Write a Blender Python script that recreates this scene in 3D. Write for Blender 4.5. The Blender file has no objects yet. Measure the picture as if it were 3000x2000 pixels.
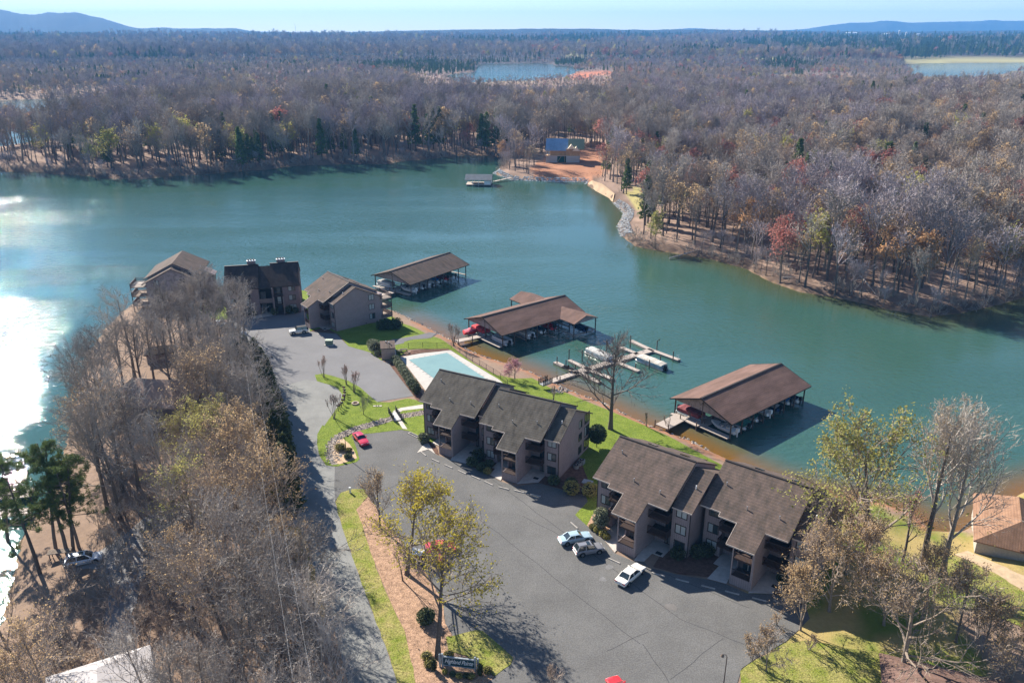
import bpy, bmesh, math, random
import numpy as np
from mathutils import Vector, Matrix, Euler, noise as mnoise
from mathutils.geometry import delaunay_2d_cdt, tessellate_polygon

random.seed(7); rng = np.random.default_rng(11)
S = bpy.context.scene; C = S.collection
R = math.radians

# ------------------------------------------------------------------ camera, sky, sun, exposure
CAM_H, PITCH, FPX = 72.0, R(21.3), 2333.0
cd = bpy.data.cameras.new("camera"); cam = bpy.data.objects.new("camera", cd); C.objects.link(cam)
cd.sensor_width = 36.0; cd.lens = 36.0 * FPX / 3000.0; cd.clip_start = 1.0; cd.clip_end = 90000
cam.location = (0, 0, CAM_H); cam.rotation_euler = (R(90) - PITCH, 0, 0); S.camera = cam

SUN_AZ, SUN_EL = R(-40), R(32)                  # azimuth from +Y, negative to the left
W = bpy.data.worlds.new("World"); S.world = W; W.use_nodes = True
nt = W.node_tree; nt.nodes.clear()
o_ = nt.nodes.new("ShaderNodeOutputWorld"); bg = nt.nodes.new("ShaderNodeBackground"); sk = nt.nodes.new("ShaderNodeTexSky")
sk.sky_type = 'NISHITA'; sk.sun_disc = False; sk.sun_elevation = SUN_EL; sk.sun_rotation = SUN_AZ
sk.altitude = 300; sk.air_density = 1.0; sk.dust_density = 0.0; sk.ozone_density = 5.0
tc = nt.nodes.new("ShaderNodeTexCoord"); mp = nt.nodes.new("ShaderNodeMapping"); mp.inputs["Scale"].default_value = (1.6, 1.6, 14)
nz = nt.nodes.new("ShaderNodeTexNoise"); nz.inputs["Scale"].default_value = 2.2; nz.inputs["Detail"].default_value = 5
rp = nt.nodes.new("ShaderNodeValToRGB"); rp.color_ramp.elements[0].position = .5; rp.color_ramp.elements[1].position = .85
rp.color_ramp.elements[1].color = (.32, .32, .32, 1); rp.color_ramp.elements[0].color = (0, 0, 0, 1)
mx = nt.nodes.new("ShaderNodeMix"); mx.data_type = 'RGBA'; mx.inputs[7].default_value = (8.5, 8.8, 9.2, 1)
nt.links.new(tc.outputs["Generated"], mp.inputs[0]); nt.links.new(mp.outputs[0], nz.inputs["Vector"])
nt.links.new(nz.outputs[0], rp.inputs[0]); nt.links.new(rp.outputs[0], mx.inputs[0]); nt.links.new(sk.outputs[0], mx.inputs[6])
nt.links.new(mx.outputs[2], bg.inputs[0]); nt.links.new(bg.outputs[0], o_.inputs[0])
bg.inputs[1].default_value = 0.062
sd = bpy.data.lights.new("sun", 'SUN'); sd.energy = 5.0; sd.angle = R(0.55); sd.color = (1.0, .93, .82)
so = bpy.data.objects.new("sun", sd); C.objects.link(so); so.location = (-200, 200, 300)
sdir = Vector((math.sin(SUN_AZ) * math.cos(SUN_EL), math.cos(SUN_AZ) * math.cos(SUN_EL), math.sin(SUN_EL)))
so.rotation_euler = sdir.to_track_quat('Z', 'Y').to_euler()
vs = S.view_settings; vs.view_transform = 'Standard'; vs.look = 'None'; vs.gamma = 1; vs.use_curve_mapping = False; vs.exposure = 1.4
S.cycles.max_bounces = 6; S.cycles.diffuse_bounces = 2; S.cycles.glossy_bounces = 3; S.cycles.transmission_bounces = 3
S.cycles.volume_bounces = 0; S.cycles.transparent_max_bounces = 6; S.cycles.caustics_reflective = False; S.cycles.caustics_refractive = False
S.cycles.sample_clamp_indirect = 4
try: S.cycles.use_denoising = True
except Exception: pass

# ------------------------------------------------------------------ survey helpers: photo measurement -> ground position
cs_, sn_ = math.cos(PITCH), math.sin(PITCH)
def at(u, v, z=0.0):
    dx = (u - 1500) / FPX; dy = (v - 1000) / FPX
    d = (dx, cs_ - dy * sn_, -sn_ - dy * cs_); t = (z - CAM_H) / d[2]
    return Vector((d[0] * t, d[1] * t, z))
def P(x, y, z=0.0): return at(x * 1.27551, y * 1.27551, z)
WZ = -2.5

# ------------------------------------------------------------------ shorelines
NEAR_R = [at(u, v, WZ) for u, v in ((893,854),(1000,872),(1090,895),(1144,910),(1159,914),(1268,969),(1286,980),(1334,1002),(1370,1027),(1414,1045),(1486,1067),(1559,1093),(1613,1118),(1640,1132),(1658,1141),(1763,1181),(1853,1225),(1925,1257),(1961,1268),(2016,1290),(2070,1319),(2137,1349),(2250,1402),(2380,1442),(2506,1462),(2600,1480),(2667,1500),(2724,1552),(2790,1562),(2850,1545),(2900,1505),(3000,1440),(3200,1390))]
NEAR_L = [at(u, v, WZ) for u, v in ((-60,1900),(0,1834),(14,1815),(48,1680),(62,1585),(96,1518),(150,1440),(190,1330),(215,1220),(240,1110),(270,1020),(320,950),(390,890),(470,858),(602,843),(760,846))]
FAR = [at(u, v, WZ) for u, v in ((-900,520),(-300,508),(0,505),(130,505),(300,522),(400,525),(600,510),(780,497),(880,485),(1000,480),(1140,480),(1213,468),(1298,463),(1366,455),(1425,457),(1472,465),(1470,485),(1449,508),(1502,527),(1638,533),(1723,533),(1718,542),(1790,580),(1803,597),(1830,624),(1810,656),(1820,690),(1861,721),(1929,734),(2014,748),(2085,760),(2183,786),(2255,824),(2340,854),(2468,875),(2595,905),(2723,928),(2808,918),(2893,901),(3000,871),(3200,850),(3700,830))]
def xy(l): return [(p[0], p[1]) for p in l]
LAKE = xy(FAR) + [(420, 250), (420, 100)] + xy(NEAR_R)[::-1] + xy(NEAR_L)[::-1] + [(-60, 30), (-300, 30), (-700, 200)]
LAKE2 = xy([at(u, v, WZ) for u, v in ((-600,450),(0,432),(120,408),(300,375),(640,338),(900,303),(1050,287),(1050,278),(1000,275),(700,278),(400,281),(200,286),(0,300),(-600,290))])
LAKE3 = xy([at(u, v, WZ) for u, v in ((1270,226),(1390,214),(1400,190),(1500,187),(1620,186),(1626,195),(1720,197),(1660,222),(1560,236),(1400,244))])
LAKE4 = xy([at(u, v, WZ) for u, v in ((2640,186),(2800,187.5),(2950,182.5),(3200,182),(3200,200),(2900,212),(2830,234),(2690,228),(2650,205))])
LAKE5 = xy([at(u, v, WZ) for u, v in ((2225,207),(2285,207),(2285,221),(2228,221))])
LAKES = [LAKE, LAKE2, LAKE3, LAKE4, LAKE5]
def seg_dist(px, py, poly, closed=True):
    d = np.full(px.shape, 1e12); n = len(poly)
    for i in range(n if closed else n - 1):
        ax, ay = poly[i]; bx, by = poly[(i + 1) % n]
        ex, ey = bx - ax, by - ay; L = ex * ex + ey * ey + 1e-12
        t = np.clip(((px - ax) * ex + (py - ay) * ey) / L, 0, 1)
        d = np.minimum(d, (px - ax - t * ex) ** 2 + (py - ay - t * ey) ** 2)
    return np.sqrt(d)
def inside(px, py, poly):
    r = np.zeros(px.shape, bool); n = len(poly)
    for i in range(n):
        ax, ay = poly[i]; bx, by = poly[(i + 1) % n]
        if ay == by: continue
        r ^= ((ay > py) != (by > py)) & (px < (bx - ax) * (py - ay) / (by - ay) + ax)
    return r
def land_dist(px, py):
    px = np.asarray(px, float); py = np.asarray(py, float); out = np.full(px.shape, 1e9)
    for L in LAKES:
        d = seg_dist(px, py, L); out = np.minimum(out, np.where(inside(px, py, L), -d, d))
    return out
NEARPOLY = xy(NEAR_R) + [(400, 0), (-60, 0)] + xy(NEAR_L)
def sm(t): t = np.clip(t, 0, 1); return t * t * (3 - 2 * t)
def lattice(ix, iy):
    h = np.sin(ix * 127.1 + iy * 311.7) * 43758.5453
    return h - np.floor(h)
def vnoise(x, y):
    ix, iy = np.floor(x), np.floor(y); fx, fy = sm(x - ix), sm(y - iy)
    return (lattice(ix, iy) * (1 - fx) + lattice(ix + 1, iy) * fx) * (1 - fy) + (lattice(ix, iy + 1) * (1 - fx) + lattice(ix + 1, iy + 1) * fx) * fy
def fbm(x, y, o=4):
    s = 0; a = .5
    for k in range(o): s = s + a * vnoise(x * 2 ** k + 17.3 * k, y * 2 ** k + 5.1 * k); a *= .5
    return s
def height(px, py):
    px = np.asarray(px, float); py = np.asarray(py, float)
    d = land_dist(px, py); nr = inside(px, py, NEARPOLY)
    hn = 1.0 * sm(d / 1.8) + 1.5 * sm((d - 1.5) / 13)
    dist = np.hypot(px, py)
    hf = 1.3 * sm(d / 2.5) + 4.5 * (1 - np.exp(-np.maximum(d, 0) / 90)) + sm(d / 60) * 4 * (fbm(px / 90, py / 90) - .3)
    hf += sm((d - 20) / 250) * (sm((dist - 1700) / 2200) * 26 * fbm(px / 700 + 3, py / 700) + sm((dist - 2800) / 3000) * 26 * fbm(px / 1700, py / 1700 + 9))
    hf += 9 * sm((px - 120) / 260) * sm((py - 260) / 200) * sm((1100 - py) / 500) * sm(d / 120)
    under = -.25 * np.abs(d); under = np.maximum(under, -6)
    return np.where(d < 0, WZ + under, WZ + np.where(nr, hn, hf))
def hz(x, y): return float(height(np.array([x]), np.array([y]))[0])
def gt(u, v):
    """ground point seen at full-size photo pixel (u, v)"""
    z = 0.0
    for _ in range(6): p = at(u, v, z); z = hz(p[0], p[1])
    return Vector((p[0], p[1], z))
def GP(x, y): return gt(x * 1.27551, y * 1.27551)

# ------------------------------------------------------------------ materials
MATS = {}
def mat(name, col, rough=.85, var=.18, scale=3.0, bump=0.0, bscale=None, col2=None, metal=0.0, spec=.3, detail=5, stretch=None, island=0, coat=0, attr=None, grain=0.0, gscale=14.0):
    if name in MATS: return MATS[name]
    m = bpy.data.materials.new(name); m.use_nodes = True; n = m.node_tree; b = n.nodes["Principled BSDF"]
    b.inputs["Roughness"].default_value = rough; b.inputs["Metallic"].default_value = metal
    b.inputs["Specular IOR Level"].default_value = spec if (spec != .3 or rough < .84) else .06; b.inputs["Coat Weight"].default_value = coat
    t = n.nodes.new("ShaderNodeTexCoord"); vec = t.outputs["Object"]
    if stretch:
        g = n.nodes.new("ShaderNodeMapping"); g.inputs["Scale"].default_value = stretch; n.links.new(vec, g.inputs[0]); vec = g.outputs[0]
    z = n.nodes.new("ShaderNodeTexNoise"); z.inputs["Scale"].default_value = scale; z.inputs["Detail"].default_value = detail; z.inputs["Roughness"].default_value = .65
    n.links.new(vec, z.inputs["Vector"])
    r = n.nodes.new("ShaderNodeValToRGB"); r.color_ramp.elements[0].position = .3; r.color_ramp.elements[1].position = .7
    c2 = col2 or tuple(min(1, c * (1 + var)) for c in col); c1 = col if col2 else tuple(c * (1 - var) for c in col)
    r.color_ramp.elements[0].color = (*c1, 1); r.color_ramp.elements[1].color = (*c2, 1)
    n.links.new(z.outputs[0], r.inputs[0]); out = r.outputs[0]
    if grain:
        zg = n.nodes.new("ShaderNodeTexNoise"); zg.inputs["Scale"].default_value = gscale; zg.inputs["Detail"].default_value = 3; n.links.new(t.outputs["Object"], zg.inputs["Vector"])
        mg = n.nodes.new("ShaderNodeMapRange"); mg.inputs[1].default_value = .3; mg.inputs[2].default_value = .7; mg.inputs[3].default_value = 1-grain; mg.inputs[4].default_value = 1+grain; n.links.new(zg.outputs[0], mg.inputs[0])
        qg = n.nodes.new("ShaderNodeMix"); qg.data_type = 'RGBA'; qg.blend_type = 'MULTIPLY'; qg.inputs[0].default_value = 1; n.links.new(out, qg.inputs[6]); n.links.new(mg.outputs[0], qg.inputs[7]); out = qg.outputs[2]
    if attr:
        a = n.nodes.new("ShaderNodeAttribute"); a.attribute_name = attr
        q = n.nodes.new("ShaderNodeMix"); q.data_type = 'RGBA'; q.blend_type = 'MULTIPLY'; q.inputs[0].default_value = 1
        n.links.new(a.outputs[0], q.inputs[6]); n.links.new(out, q.inputs[7]); out = q.outputs[2]
    if island:
        oi = n.nodes.new("ShaderNodeObjectInfo"); hv = n.nodes.new("ShaderNodeHueSaturation")
        mr = n.nodes.new("ShaderNodeMapRange"); mr.inputs[3].default_value = 1 - island; mr.inputs[4].default_value = 1 + island
        n.links.new(oi.outputs["Random"], mr.inputs[0]); n.links.new(mr.outputs[0], hv.inputs["Value"]); n.links.new(out, hv.inputs["Color"]); out = hv.outputs[0]
    n.links.new(out, b.inputs["Base Color"])
    if bump:
        z2 = n.nodes.new("ShaderNodeTexNoise"); z2.inputs["Scale"].default_value = bscale or scale * 6; z2.inputs["Detail"].default_value = 4
        n.links.new(vec, z2.inputs["Vector"])
        bp = n.nodes.new("ShaderNodeBump"); bp.inputs["Strength"].default_value = bump; bp.inputs["Distance"].default_value = .1
        n.links.new(z2.outputs[0], bp.inputs["Height"]); n.links.new(bp.outputs[0], b.inputs["Normal"])
    MATS[name] = m; return m
def stripes(name, col, axis, period, rough=.85, dark=.7, var=.15, scale=1.0, col2=None, stretch=(1, 1, 1)):
    """siding or shingle courses: a fine saw-tooth relief on the wall's own colour"""
    if name in MATS: return MATS[name]
    m = mat(name, col, rough, var, scale, col2=col2, stretch=stretch, grain=.25); n = m.node_tree; b = n.nodes["Principled BSDF"]
    t = n.nodes.new("ShaderNodeTexCoord"); w = n.nodes.new("ShaderNodeTexWave"); w.wave_profile = 'SAW'; w.bands_direction = axis
    w.inputs["Scale"].default_value = .314 / period; w.inputs["Distortion"].default_value = .15
    n.links.new(t.outputs["Object"], w.inputs["Vector"])
    src = b.inputs["Base Color"].links[0].from_socket; mr = n.nodes.new("ShaderNodeMapRange"); mr.inputs[3].default_value = .84; mr.inputs[4].default_value = 1.12; n.links.new(w.outputs["Fac"], mr.inputs[0])
    qx = n.nodes.new("ShaderNodeMix"); qx.data_type = 'RGBA'; qx.blend_type = 'MULTIPLY'; qx.inputs[0].default_value = 1; n.links.new(src, qx.inputs[6]); n.links.new(mr.outputs[0], qx.inputs[7]); n.links.new(qx.outputs[2], b.inputs["Base Color"])
    bp = n.nodes.new("ShaderNodeBump"); bp.inputs["Strength"].default_value = .5; bp.inputs["Distance"].default_value = .03
    n.links.new(w.outputs["Fac"], bp.inputs["Height"]); n.links.new(bp.outputs[0], b.inputs["Normal"])
    return m
M_siding = stripes("siding_taupe", (.285, .232, .228), 'X', .3, var=.1, scale=.6)
M_siding2 = stripes("siding_brown", (.235, .178, .172), 'X', .3, var=.1, scale=.6)
M_roof_g = stripes("shingle_grey", (.050, .045, .039), 'Y', .42, var=.3, scale=1.1, col2=(.118, .106, .09), stretch=(1, .14, 1))
M_roof_b = stripes("shingle_brown", (.064, .055, .047), 'Y', .42, scale=1.1, col2=(.155, .112, .094), stretch=(1, .14, 1))
M_roof_r = stripes("shingle_reddish", (.10, .065, .053), 'Y', .42, scale=.5, col2=(.195, .122, .10), stretch=(.3, 1, 1))
M_roof_d = stripes("shingle_dark", (.040, .031, .028), 'Y', .42, scale=1.1, col2=(.085, .062, .054), stretch=(1, .14, 1))
M_roof_o = stripes("shingle_orange", (.18, .105, .068), 'Y', .35, scale=.9, col2=(.29, .17, .11))
M_trim = mat("dark_trim", (.035, .026, .022), .6)
M_fascia = mat("fascia_pale", (.5, .42, .36), .6)
M_glass = mat("window_glass", (.03, .045, .05), .08, spec=.9, scale=.3)
M_blind = mat("window_blind", (.32, .36, .36), .25, spec=.8, var=.15, scale=.8)
M_dark = mat("painted_interior_shade", (.02, .018, .018), .8)  # near-black colour standing in for shade inside bays and openings
M_rail = mat("brown_rail", (.055, .034, .028), .7)
M_deck = mat("deck_wood", (.38, .32, .275), .8, stretch=(1, 8, 1), scale=2)
M_dock = mat("dock_wood", (.36, .305, .265), .8, stretch=(1, 6, 1), scale=1.5)
M_pile = mat("piling", (.10, .07, .055), .8)
M_conc = mat("concrete", (.46, .42, .38), .85, scale=1.2, bump=.15)
M_conc_tan = mat("concrete_tan", (.42, .31, .20), .85, scale=1.2)
M_white = mat("white_paint", (.78, .78, .77), .35, var=.05)
M_metal = mat("galvanised", (.5, .5, .5), .4, metal=.7)
M_black = mat("black_paint", (.015, .015, .017), .5)
M_rubber = mat("tyre_rubber", (.015, .015, .015), .8)
M_rim = mat("wheel_rim", (.45, .45, .46), .3, metal=.9)
M_carglass = mat("car_glass", (.02, .03, .035), .06, spec=1.0)
M_red_lamp = mat("tail_lamp", (.45, .02, .02), .2)
M_lamp = mat("head_lamp", (.75, .77, .8), .1, spec=.9)
M_bark = mat("bark_grey", (.14, .118, .103), .95, scale=6, var=.35, bump=.4, bscale=20, island=.25)
M_bark_l = mat("bark_pale", (.24, .20, .165), .95, scale=5, var=.35, bump=.3, bscale=18, island=.2)
def twigmat(nm, c, isl=.3): return mat(nm, c, .95, .2, 1.5, island=isl, spec=.1)
M_twig = twigmat("twig_grey", (.35, .305, .265))
M_twig_d = twigmat("twig_dark", (.15, .122, .105)); M_twig_b = twigmat("twig_brown", (.33, .265, .215))
M_twig_p = twigmat("twig_purple", (.33, .285, .295))
def leafmat(nm, c, c2, isl=.25, tr=.35):
    m = mat(nm, c, .75, col2=c2, scale=.9, island=isl, spec=.2)
    n = m.node_tree; b = n.nodes["Principled BSDF"]
    src = b.inputs["Base Color"].links[0].from_socket
    t = n.nodes.new("ShaderNodeBsdfTranslucent"); x = n.nodes.new("ShaderNodeMixShader"); x.inputs[0].default_value = tr
    n.links.new(src, t.inputs[0]); n.links.new(b.outputs[0], x.inputs[1]); n.links.new(t.outputs[0], x.inputs[2])
    n.links.new(x.outputs[0], n.nodes["Material Output"].inputs[0]); return m
M_bud_y = leafmat("buds_yellow", (.42, .34, .03), (.56, .47, .07))
M_bud_r = leafmat("buds_red", (.38, .13, .11), (.46, .20, .16))
M_bud_o = leafmat("buds_orange", (.44, .23, .11), (.5, .31, .16))
M_bud_t = leafmat("buds_tan", (.40, .275, .15), (.50, .36, .20), tr=.5)
M_bud_g = leafmat("buds_green", (.38, .36, .10), (.48, .45, .14))
M_blossom = leafmat("pink_blossom", (.55, .25, .30), (.66, .38, .42))
M_needle = leafmat("pine_needles", (.075, .115, .03), (.15, .19, .06), tr=.25)
M_cedar = leafmat("cedar_foliage", (.035, .05, .015), (.09, .10, .03), tr=.15)
M_shrub = leafmat("shrub_leaves", (.05, .07, .025), (.13, .145, .07), tr=.15)
M_shrub_l = leafmat("shrub_light_leaves", (.14, .16, .09), (.26, .27, .18), tr=.15)
M_shrub_y = leafmat("shrub_yellow_leaves", (.22, .20, .05), (.32, .28, .09), tr=.2)
M_magnolia = leafmat("magnolia_leaves", (.03, .055, .02), (.07, .10, .04), tr=.1)

# ------------------------------------------------------------------ mesh builder and tagging
class MB:
    def __init__(s, tf=None): s.v = []; s.f = []; s.m = []; s.tf = tf
    def add(s, vs, fs, mi=0):
        k = len(s.v)
        s.v += [tuple(s.tf(*p)) for p in vs] if s.tf else [tuple(p) for p in vs]
        s.f += [tuple(i + k for i in f) for f in fs]; s.m += [mi] * len(fs)
    def box(s, x0, y0, z0, x1, y1, z1, mi=0):
        s.add([(x0,y0,z0),(x1,y0,z0),(x1,y1,z0),(x0,y1,z0),(x0,y0,z1),(x1,y0,z1),(x1,y1,z1),(x0,y1,z1)],
              [(0,3,2,1),(4,5,6,7),(0,1,5,4),(1,2,6,5),(2,3,7,6),(3,0,4,7)], mi)
    def obox(s, c, L, Wd, H, ang, mi=0, z0=None):
        ex = Vector((math.cos(ang), math.sin(ang), 0)); ey = Vector((-ex.y, ex.x, 0)); c = Vector(c); b = c.z if z0 is None else z0
        q = [c + ex * a * L / 2 + ey * d * Wd / 2 for a, d in ((-1,-1),(1,-1),(1,1),(-1,1))]
        s.add([(p.x, p.y, b) for p in q] + [(p.x, p.y, b + H) for p in q], [(0,3,2,1),(4,5,6,7),(0,1,5,4),(1,2,6,5),(2,3,7,6),(3,0,4,7)], mi)
    def beam(s, a, b, w, h, mi=0):
        a = Vector(a); b = Vector(b); d = (b - a).normalized(); u = Vector((0,0,1)) if abs(d.z) < .9 else Vector((1,0,0))
        r = d.cross(u).normalized() * w / 2; t = r.cross(d).normalized() * h / 2
        s.add([a-r-t,a+r-t,a+r+t,a-r+t,b-r-t,b+r-t,b+r+t,b-r+t], [(0,1,2,3),(7,6,5,4),(4,5,1,0),(5,6,2,1),(6,7,3,2),(7,4,0,3)], mi)
    def tube(s, pts, rad, n=6, mi=0, cap=True):
        vs = []; m = len(pts)
        for i, p in enumerate(pts):
            p = Vector(p); d = Vector(pts[min(i+1, m-1)]) - Vector(pts[max(i-1, 0)]); d = d.normalized() if d.length > 1e-9 else Vector((0,0,1))
            u = d.orthogonal().normalized() if abs(d.z) < .95 else (Vector((1,0,0)) - d * d.x).normalized(); w = d.cross(u); r = rad[i] if hasattr(rad, '__len__') else rad
            vs += [p + (u * math.cos(2*math.pi*k/n) + w * math.sin(2*math.pi*k/n)) * r for k in range(n)]
        fs = [(i*n+k, i*n+(k+1)%n, (i+1)*n+(k+1)%n, (i+1)*n+k) for i in range(m-1) for k in range(n)]
        if cap: fs += [tuple(range(n))[::-1], tuple((m-1)*n+k for k in range(n))]
        s.add(vs, fs, mi)
    def prism(s, poly, z0, z1, mi=0):
        """plan polygon raised from z0 to z1; each may be a function of x, y"""
        f0 = z0 if callable(z0) else (lambda x, y: z0); f1 = z1 if callable(z1) else (lambda x, y: z1); n = len(poly)
        tri = tessellate_polygon([[Vector((x, y, 0)) for x, y in poly]])
        vs = [(x, y, f0(x, y)) for x, y in poly] + [(x, y, f1(x, y)) for x, y in poly]
        ar = sum(poly[i][0]*poly[(i+1)%n][1] - poly[(i+1)%n][0]*poly[i][1] for i in range(n))
        fs = []
        for t in tri:
            a, b, c = [poly[i] for i in t]; up = (b[0]-a[0])*(c[1]-a[1]) - (b[1]-a[1])*(c[0]-a[0]) > 0; t = t if up else t[::-1]
            fs += [tuple(i+n for i in t), tuple(t[::-1])]
        for i in range(n):
            j = (i+1) % n; fs.append((i, j, j+n, i+n) if ar > 0 else (j, i, i+n, j+n))
        s.add(vs, fs, mi)
    def profile(s, prof, x0, x1, mi=0):
        """closed y-z outline swept along x"""
        n = len(prof); tri = tessellate_polygon([[Vector((y, z, 0)) for y, z in prof]])
        vs = [(x0, y, z) for y, z in prof] + [(x1, y, z) for y, z in prof]
        ar = sum(prof[i][0]*prof[(i+1)%n][1] - prof[(i+1)%n][0]*prof[i][1] for i in range(n))
        fs = []
        for t in tri:
            a, b, c = [prof[i] for i in t]; up = (b[0]-a[0])*(c[1]-a[1]) - (b[1]-a[1])*(c[0]-a[0]) > 0; t = t if up else t[::-1]
            fs += [tuple(i+n for i in t), tuple(t[::-1])]
        for i in range(n):
            j = (i+1) % n; fs.append((i, j, j+n, i+n) if ar > 0 else (j, i, i+n, j+n))
        s.add(vs, fs, mi)
    def ball(s, c, r, n=8, m=6, mi=0, jit=0):
        c = Vector(c); r = Vector(r) if hasattr(r, '__len__') else Vector((r, r, r)); vs = []
        for i in range(m+1):
            th = math.pi * i / m
            for k in range(n):
                a = 2*math.pi*k/n; q = 1 + (random.uniform(-jit, jit) if jit else 0)
                vs.append((c.x+r.x*q*math.sin(th)*math.cos(a), c.y+r.y*q*math.sin(th)*math.sin(a), c.z+r.z*q*math.cos(th)))
        s.add(vs, [(i*n+k, (i+1)*n+k, (i+1)*n+(k+1)%n, i*n+(k+1)%n) for i in range(m) for k in range(n)], mi)
    def mesh(s, name, mats, smooth=False):
        me = bpy.data.meshes.new(name); me.from_pydata(s.v, [], s.f)
        for m in (mats if isinstance(mats, (list, tuple)) else [mats]): me.materials.append(m)
        if len(set(s.m)) > 1: me.polygons.foreach_set("material_index", s.m)
        if smooth: me.polygons.foreach_set("use_smooth", [True]*len(s.f))
        me.update(); return me
    def build(s, name, mats, parent=None, smooth=False, **kw): return link(name, s.mesh(name, mats, smooth), parent, **kw)
def link(name, me, parent=None, loc=None, kind=None, label=None, cat=None, group=None):
    o = bpy.data.objects.new(name, me); C.objects.link(o)
    if parent: o.parent = parent
    if loc: o.location = loc
    return tag(o, label, cat, group, kind)
def tag(o, label=None, cat=None, group=None, kind=None):
    for k, v in (("label", label), ("category", cat), ("group", group), ("kind", kind)):
        if v: o[k] = v
    return o
def thing(name, label, cat, loc=(0,0,0), rz=0.0, group=None, sc=1.0):
    o = bpy.data.objects.new(name, None); C.objects.link(o); o.location = loc; o.rotation_euler = (0, 0, rz); o.scale = (sc,)*3; o.empty_display_size = .2
    return tag(o, label, cat, group)
def kids(o): return KIDS.get(o.name, [])
KIDS = {}
def copy_tree(o, children, loc, rz, label=None, sc=None):
    """a copy of a thing with copies of its parts (children: {object: [its children]})"""
    c = o.copy(); C.objects.link(c); c.location = loc; c.rotation_euler = (0, 0, rz)
    if sc: c.scale = (sc,)*3
    if label: c["label"] = label
    for ch, subs in children:
        d = ch.copy(); C.objects.link(d); d.parent = c
        for g in subs: e = g.copy(); C.objects.link(e); e.parent = d
    return c
def sheet(name, poly, mats, lift=.03, step=1.5, kind="structure", follow=True, parent=None, jag=0.0, **kw):
    """a ground sheet cut to a plan outline and laid on the terrain"""
    pts = [(p[0], p[1]) for p in poly]
    if jag:
        q = []
        for i in range(len(pts)):
            a, b = Vector(pts[i]), Vector(pts[(i+1) % len(pts)]); n = max(1, int((b-a).length / 1.2)); nn = Vector((-(b-a).y, (b-a).x)).normalized() if (b-a).length > 0 else Vector((0,0))
            for k in range(n):
                t = a.lerp(b, k/n); w = mnoise.noise(Vector((t.x*.7, t.y*.7, 3))) * jag if k else 0
                q.append(tuple(t + nn * w))
        pts = q
    n = len(pts); xs = [p[0] for p in pts]; ys = [p[1] for p in pts]
    gx, gy = np.meshgrid(np.arange(min(xs), max(xs), step) + .11, np.arange(min(ys), max(ys), step) + .13)
    gx, gy = gx.ravel(), gy.ravel()
    ok = inside(gx, gy, pts) & (seg_dist(gx, gy, pts) > step * .3)
    allp = [Vector(p) for p in pts] + [Vector((a, b)) for a, b in zip(gx[ok], gy[ok])]
    v, e, f, *_ = delaunay_2d_cdt(allp, [(i, (i+1) % n) for i in range(n)], [list(range(n))], 1, 1e-4)
    X = np.array([p[0] for p in v]); Y = np.array([p[1] for p in v])
    Z = (height(X, Y) if follow else np.zeros(len(X))) + lift
    b = MB(); b.v = list(zip(X, Y, Z)); b.f = []
    for t in f:
        a = sum(X[t[i]]*Y[t[(i+1)%len(t)]] - X[t[(i+1)%len(t)]]*Y[t[i]] for i in range(len(t)))
        b.f.append(tuple(t) if a > 0 else tuple(t[::-1]))
    b.m = [0]*len(b.f)
    return b.build(name, mats, parent, kind=None if parent else kind, **kw)
# ------------------------------------------------------------------ ground
def graded(fine, a, b, lo, hi, g=1.12):
    m = list(np.arange(a, b + fine, fine)); st = fine; x = m[-1]
    while x < hi: st = min(st * g, 420); x += st; m.append(x)
    st = fine; x = m[0]; left = []
    while x > lo: st = min(st * g, 420); x -= st; left.append(x)
    return np.array(left[::-1] + m)
def grid_mesh(name, gx, gy, Z):
    nx, ny = len(gx), len(gy); X, Y = np.meshgrid(gx, gy); co = np.stack([X.ravel(), Y.ravel(), Z.ravel()], 1)
    i = (np.arange(ny-1)[:, None]*nx + np.arange(nx-1)[None, :]).ravel(); f = np.stack([i, i+1, i+nx+1, i+nx], 1)
    me = bpy.data.meshes.new(name); me.vertices.add(nx*ny); me.vertices.foreach_set("co", co.ravel().astype(np.float32))
    me.loops.add(len(f)*4); me.loops.foreach_set("vertex_index", f.ravel().astype(np.int32))
    me.polygons.add(len(f)); me.polygons.foreach_set("loop_start", np.arange(0, len(f)*4, 4, dtype=np.int32)); me.polygons.foreach_set("loop_total", np.full(len(f), 4, np.int32))
    me.update(calc_edges=True); me.polygons.foreach_set("use_smooth", [True]*len(f)); return me
def colour_attr(me, name, rgb):
    a = me.color_attributes.new(name, 'FLOAT_COLOR', 'POINT'); a.data.foreach_set("color", np.concatenate([rgb, np.ones((len(rgb), 1))], 1).ravel().astype(np.float32))
gx = graded(1.7, -130, 175, -14000, 14000); gy = graded(1.7, 55, 330, -60, 16500)
XX, YY = np.meshgrid(gx, gy); fx, fy = XX.ravel(), YY.ravel()
D = land_dist(fx, fy); Z = height(fx, fy); NR = inside(fx, fy, NEARPOLY)
flat = NR & (D > 14); Z = np.where(NR & (D > -1), Z - .02, Z)
me = grid_mesh("ground", gx, gy, Z)
def L(c): return np.array(c)[None, :]
n1, n2, n3 = fbm(fx/4, fy/4), fbm(fx/14+5, fy/14), fbm(fx/40+2, fy/40+8)
leaf = L((.25,.185,.145)) * (.75 + .5*n1[:, None]); soil = L((.25,.165,.11)) * (.8 + .4*n2[:, None])
col = leaf * .65 + soil * .35
grass = L((.13,.17,.03)); dry = L((.34,.26,.11))
rmask = (NR & (fx > 34 - (fy-70)*.1) & (fy < 118)) * sm((n2 - .3) * 4); mixg = sm((n1 - .38) * 5)[:, None]
col = np.where((rmask > .35)[:, None], (grass*mixg + dry*(1-mixg)) * (.85+.3*n3[:, None]), col)
rr = NR & (fx > -28); clay = L((.32,.155,.09)) * (.8 + .4*n1[:, None])
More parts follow.
